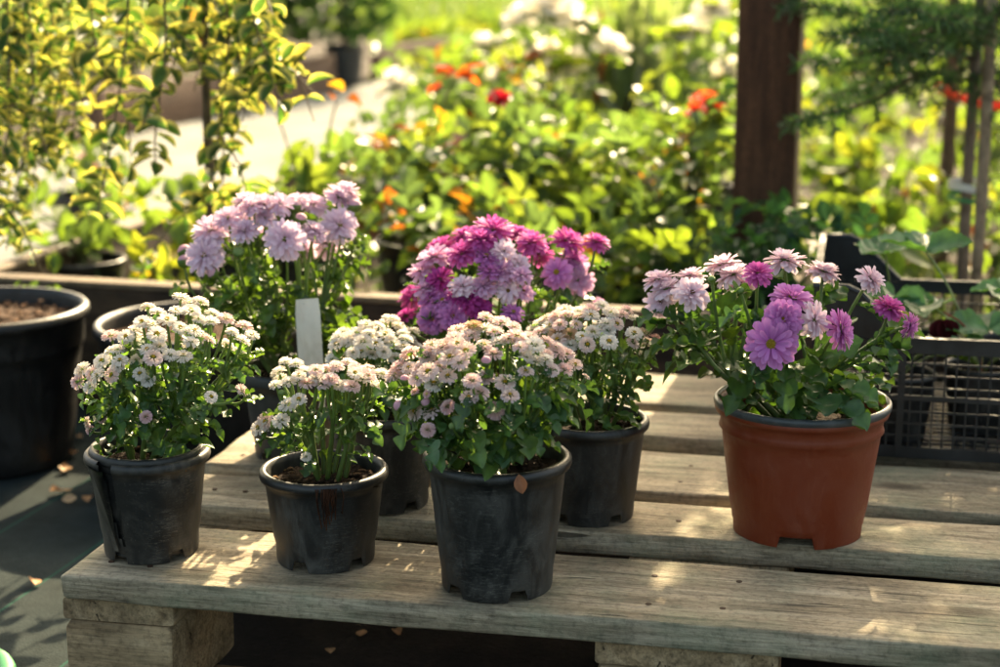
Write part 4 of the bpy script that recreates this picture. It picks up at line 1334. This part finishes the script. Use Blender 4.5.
# dark conifer in a tub
q = random.Random(77)
c = G(345, 83, .03)
t = thing('potted_conifer', (c[0], c[1], .03), 'dark bushy conifer in a grey tub across the path', 'conifer')
pot_mb(c, .03, .085, .105, .2, notches=0, seg=48, lip=.006).build('pot', M['greypot'], t)
lm, sm = MB(), MB()
tube(sm, [c + np.array([0, 0, .05]), c + np.array([0, 0, .9])], [.02, .008], (.08, .05, .03), 8)
for k in range(1700):
    z = .2 + .9 * q.random()
    rr = .36 * (1 - .45 * abs(z - .45) / .65) * math.sqrt(q.random())
    a = q.uniform(0, 6.28)
    p = c + np.array([rr * math.cos(a) - .08, rr * math.sin(a), z])
    put_leaf(lm, OVAL[k % 3], p, (math.cos(a), math.sin(a), .6), (0, 0, 1) + rv(q, .5), q.uniform(.04, .08), q.choice([(.02, .05, .02), (.03, .06, .02), (.015, .04, .02)]), q)
sm.build('trunk', M['bark'], t)
lm.build('crown', M['needle'], t)


# ---------------------------------------------------------------- conifer beside the post
def needles(mb, P, q, ln=.019, den=520, cols=((.04, .10, .045), (.05, .115, .05), (.03, .08, .04)), tipc=(.11, .19, .10)):
    L = sum(np.linalg.norm(P[i + 1] - P[i]) for i in range(len(P) - 1))
    n = int(L * den)
    V = []; C = []; Fc = []
    for k in range(n):
        f = (k + q.random()) / n
        x = f * (len(P) - 1 - 1e-6); i = int(x)
        p = P[i] + (P[i + 1] - P[i]) * (x - i)
        ax = unit(P[i + 1] - P[i])
        o = unit(np.cross(ax, rv(q)))
        d = unit(o + ax * .7) * ln * q.uniform(.7, 1.2)
        s = unit(np.cross(d, rv(q))) * .0011
        b = len(V)
        V += [p - s, p + s, p + d * .7 + s * .8, p + d, p + d * .7 - s * .8]
        col = np.array(q.choice(cols)) * (1 - f ** 3 * .6) + np.array(tipc) * f ** 3 * .6
        C += [col] * 5
        Fc.append((b, b + 1, b + 2, b + 3, b + 4))
    mb.add(V, Fc, np.array(C))


def branch(sm, lm, P, q, twig=.10, r0=.005):
    P = polyline(P, 14)
    tube(sm, P, [r0 - (r0 - .0012) * i / 13 for i in range(14)], (.10, .065, .04), 6)
    needles(lm, P[3:], q)
    for i in range(2, 13):
        ax = unit(P[i + 1] - P[i])
        sd = unit(np.cross(ax, [0, 0, 1]))
        for s in (-1, 1):
            if q.random() < .15: continue
            L = twig * (1.05 - .6 * i / 13) * q.uniform(.6, 1.2)
            d = unit(sd * s * .9 + ax * .75 + np.array([0, 0, q.uniform(-.15, .2)]))
            Q = [P[i], P[i] + d * L * .5 + np.array([0, 0, -.004]), P[i] + d * L + np.array([0, 0, -.012])]
            tube(sm, Q, .001, (.12, .09, .05), 4)
            needles(lm, Q, q)


q = random.Random(88)
dc_ = 2.52
cb = U(962, 300, dc_)
cb = np.array([cb[0], cb[1], .045])
con = thing('conifer_tree', cb, 'young conifer with drooping blue green branches tied to a stake at the right', 'conifer')
sm, lm, tm = MB(), MB(), MB()
tp = [cb, np.array([cb[0] - .003, cb[1], .4]), np.array([cb[0] + .004, cb[1], .9]), np.array([cb[0], cb[1], 1.7])]
tpp = polyline(tp, 20)
tube(tm, tpp, [.011 - .007 * i / 19 for i in range(20)], (.15, .115, .085), 10)
tm.build('trunk', M['bark'], con)
for B in ([(962, 82, 0), (925, 72, -.05), (880, 98, -.12), (835, 111, -.16), (792, 122, -.2)], [(962, 40, 0), (920, 56, -.06), (860, 62, -.1), (806, 60, -.14)], [(962, 25, 0), (900, 22, -.1), (840, 10, -.12), (785, 4, -.12)],
          [(962, 50, 0), (990, 78, -.08), (1020, 100, -.1)], [(962, 60, 0), (935, 40, -.12), (900, 45, -.2), (880, 50, -.24)], [(962, 10, 0), (930, 6, .1), (880, -12, .15), (830, -30, .2)], [(962, 30, 0), (930, 30, .1), (905, 38, .25), (890, 50, .3)],
          [(962, 30, 0), (945, 20, -.18), (925, 12, -.28), (905, 8, -.34)], [(962, 30, 0), (985, 40, .1), (1010, 40, .2)], [(962, 70, 0), (900, 80, .08), (860, 90, .16), (820, 98, .2)], [(962, 20, 0), (985, 10, -.12), (1012, 8, -.2)], [(962, 15, 0), (920, 35, -.2), (870, 30, -.3), (845, 32, -.34)]):
    branch(sm, lm, [U(x, y, dc_ + dd) for x, y, dd in B], q, .11)
for k in range(80):
    z = .62 + 1.05 * (k / 80)
    a = k * 2.4 + q.gauss(0, .3)
    L = .38 * (1 - .72 * (k / 80)) * q.uniform(.8, 1.15)
    p0 = np.array([cb[0], cb[1], z])
    d = np.array([math.cos(a), math.sin(a), 0])
    branch(sm, lm, [p0, p0 + d * L * .4 + np.array([0, 0, .03]), p0 + d * L * .75 + np.array([0, 0, .02]), p0 + d * L + np.array([0, 0, -.02])], q, .09, .004)
sm.build('branches', M['bark'], con)
lm.build('needles', M['needle'], con)

# stake, tie, trunk behind, strap
sb = U(974, 300, 2.44)
mb = MB()
tube(mb, [(sb[0], sb[1], .02), (sb[0] + .002, sb[1], .3), (sb[0] - .002, sb[1], .7), (sb[0], sb[1], 1.15)], [.0095, .009, .0088, .0085], (.26, .19, .12), 10, cap=True)
st = mb.build('garden_stake', M['bark'], None, origin=(sb[0], sb[1], .02))
tag(st, 'pale brown round wooden stake holding the conifer', 'stake')
tt = thing('plant_tie', U(969, 191, 2.47), 'white and green tie wrapped round the conifer stem and its stake', 'tie')
for nm, py, h, m in (('white_band', 189, .011, 'white'), ('green_band', 200, .006, 'greenp')):
    p = U(968, py, 2.47)
    V, Fc = [], []
    for k in range(28):
        a = 2 * math.pi * k / 28
        for z in (0, h): V.append((p[0] + .0265 * math.cos(a), p[1] + (.055 if m == 'white' else .056) * math.sin(a) + .0, p[2] + z + .002 * math.sin(a * 2)))
    for k in range(28): Fc.append((k * 2, (k * 2 + 2) % 56, (k * 2 + 3) % 56, k * 2 + 1))
    mb = MB(); mb.add(V, Fc); mb.build(nm, M[m], tt)
q = random.Random(99)
tb = U(943, 200, 3.3)
tb = np.array([tb[0], tb[1], .045])
t = thing('garden_tree', tb, 'slim brown tree trunk behind the conifer stake', 'tree')
tm, lm = MB(), MB()
tube(tm, polyline([tb, tb + np.array([.005, 0, .3]), tb + np.array([-.004, 0, .7]), tb + np.array([.01, 0, 1.3])], 12), [.017 - .009 * i / 11 for i in range(12)], (.11, .07, .04), 9)
tm.build('trunk', M['bark'], t)
bm = MB()
for k in range(30):
    z = .62 + .7 * k / 30; a = k * 2.4
    p0 = tb + np.array([0, 0, z]); d = np.array([math.cos(a), math.sin(a), .5])
    P = polyline([p0, p0 + d * .15, p0 + d * .3 * q.uniform(.7, 1.2)], 8)
    tube(bm, P, .003, (.1, .07, .04), 5)
    for j in range(26):
        pp_ = P[q.randrange(2, 8)] + rv(q, .03)
        put_leaf(lm, OVAL[j % 3], pp_, rv(q) + d, (0, 0, 1) + rv(q, .4), q.uniform(.03, .055), q.choice(RG), q)
bm.build('limbs', M['bark'], t)
lm.build('crown', M['roseleaf'], t)
mb = MB()
V, Fc = [], []
A, B = U(936, 86, 3.2), U(1040, 103, 2.9)
n = 16
for i in range(n):
    f = i / (n - 1)
    p = A * (1 - f) + B * f + np.array([0, 0, -.018 * math.sin(math.pi * f)])
    tw = .35 * math.sin(f * 5)
    for s in (-1, 1): V.append((p[0], p[1] + s * .009 * math.sin(tw), p[2] + s * .0095 * math.cos(tw)))
for i in range(n - 1): Fc.append((i * 2, i * 2 + 2, i * 2 + 3, i * 2 + 1))
mb.add(V, Fc)
mb.c = [np.tile([.72, .07, .02], (len(v), 1)) for v in mb.v]
rs = mb.build('strap', M['petal'], None, origin=tuple(A))
md = rs.modifiers.new('thick', 'SOLIDIFY'); md.thickness = .0012
tag(rs, 'orange red strap stretched from the brown trunk past the stake', 'strap')

# ---------------------------------------------------------------- low weeds, litter, hose
q = random.Random(123)
lm = MB()
for k in range(1500):
    u, v = q.uniform(.05, 4.2), q.uniform(.05, 7) * q.random() ** .5
    x, y = bed(u, v)
    s = q.uniform(.02, .055)
    col = q.choice(RY + RG)
    for j in range(q.randint(2, 5)):
        a = q.uniform(0, 6.28)
        if q.random() < .3: put_leaf(lm, BLADE[j % 2], (x, y, .045), (math.cos(a) * .5, math.sin(a) * .5, 1), (math.cos(a), math.sin(a), 0), s * 3, col, q)
        else: put_leaf(lm, OVAL[j % 3], (x + q.gauss(0, .02), y + q.gauss(0, .02), .05 + q.random() * .05), (math.cos(a), math.sin(a), .5), (0, 0, 1) + rv(q, .3), s, col, q)
tag(lm.build('ground_cover', M['roseleaf'], None, origin=(BC[0], BC[1], .045)), 'low yellow green weeds covering the soil of the rose bed', 'weeds', kind='stuff')
lm = MB()
for k in range(7000):
    y = 14.6 + 22 * q.random() ** 1.5
    x = q.uniform(-.32, .34) * y * 1.05
    a = q.uniform(0, 6.28)
    put_leaf(lm, BLADE[k % 2], (x, y, .008), (math.cos(a) * .4, math.sin(a) * .4, 1), (math.cos(a), math.sin(a), 0), q.uniform(.10, .22), q.choice([(.10, .15, .03), (.12, .17, .04), (.15, .18, .05)]), q, wscale=2.2)
tag(lm.build('lawn_grass', M['grass'], None, origin=(0, 15, 0)), 'sunlit bright yellow green lawn beyond the path', 'grass', kind='stuff')
litter = None
for k, (px, py) in enumerate([(12, 452), (58, 458), (72, 455), (64, 474), (50, 494), (62, 503), (82, 440), (70, 470), (66, 492), (33, 582), (95, 468), (360, 640), (272, 600), (395, 633), (470, 632), (330, 652), (88, 505)]):
    p = G(px, py, .002)
    q2 = random.Random(400 + k)
    mb = MB()
    put_leaf(mb, OVAL[k % 3], (0, 0, 0.003), (q2.gauss(0, 1), q2.gauss(0, 1), .05), (q2.gauss(0, .25), q2.gauss(0, .25), 1), q2.uniform(.012, .019) * (.7 if px > 250 else 1), q2.choice([(.42, .26, .13), (.38, .2, .09), (.48, .32, .18)]), q2, wscale=1.4)
    o = mb.build('fallen_leaf', M['dry'], None, origin=(0, 0, 0))
    o.location = (p[0], p[1], .003)
    under = px > 250
    tag(o, 'dry brown leaf on the dark ground under the pallet' if under else 'dry tan leaf lying on the ground cloth left of the pallet', 'leaf', 'fallen leaves under the pallet' if under else 'fallen leaves beside the pallet')
hm = MB()
tube(hm, polyline([G(-40, 640, .011), G(-8, 655, .011), G(6, 668, .011), G(10, 700, .011)], 16), .009, (.1, .4, .15), 12)
tag(hm.build('garden_hose', M['greenp'], None, origin=tuple(G(0, 660, 0))), 'green hose at the bottom left corner of the picture', 'hose')

# ---------------------------------------------------------------- light
SAZ, SEL = 15.0, 33.0          # sun stands behind the scene, a little to the right of the view
w = bpy.data.worlds.new('World'); scene.world = w
w.use_nodes = True
nt = w.node_tree
bg = nt.nodes['Background']
sky = nt.nodes.new('ShaderNodeTexSky')
sky.sky_type = 'NISHITA'
sky.sun_disc = False
sky.sun_elevation = R(SEL)
sky.sun_rotation = R(SAZ)
sky.air_density = .7
sky.dust_density = 5.0
sky.ozone_density = .3
tint = nt.nodes.new('ShaderNodeMixRGB'); tint.blend_type = 'MULTIPLY'   # warm, hazy air
tint.inputs[0].default_value = 1.0
tint.inputs[2].default_value = (1.0, .94, .73, 1)
nt.links.new(sky.outputs[0], tint.inputs[1])
nt.links.new(tint.outputs[0], bg.inputs[0])
bg.inputs[1].default_value = .15
sd = bpy.data.lights.new('sun', 'SUN')
sd.energy = 5.0
sd.angle = R(.5)
sd.color = (1.0, .80, .50)
so = bpy.data.objects.new('sun', sd)
COL.objects.link(so)
dirv = Vector((math.sin(R(SAZ)) * math.cos(R(SEL)), math.cos(R(SAZ)) * math.cos(R(SEL)), math.sin(R(SEL))))
so.rotation_mode = 'QUATERNION'
so.rotation_quaternion = dirv.to_track_quat('Z', 'Y')
so.location = dirv * 20

scene.view_settings.view_transform = 'Standard'
scene.view_settings.look = 'None'
scene.view_settings.exposure = 2.0
scene.view_settings.gamma = 1
scene.cycles.use_denoising = True
scene.cycles.max_bounces = 10
scene.cycles.transmission_bounces = 6
scene.cycles.sample_clamp_indirect = 6
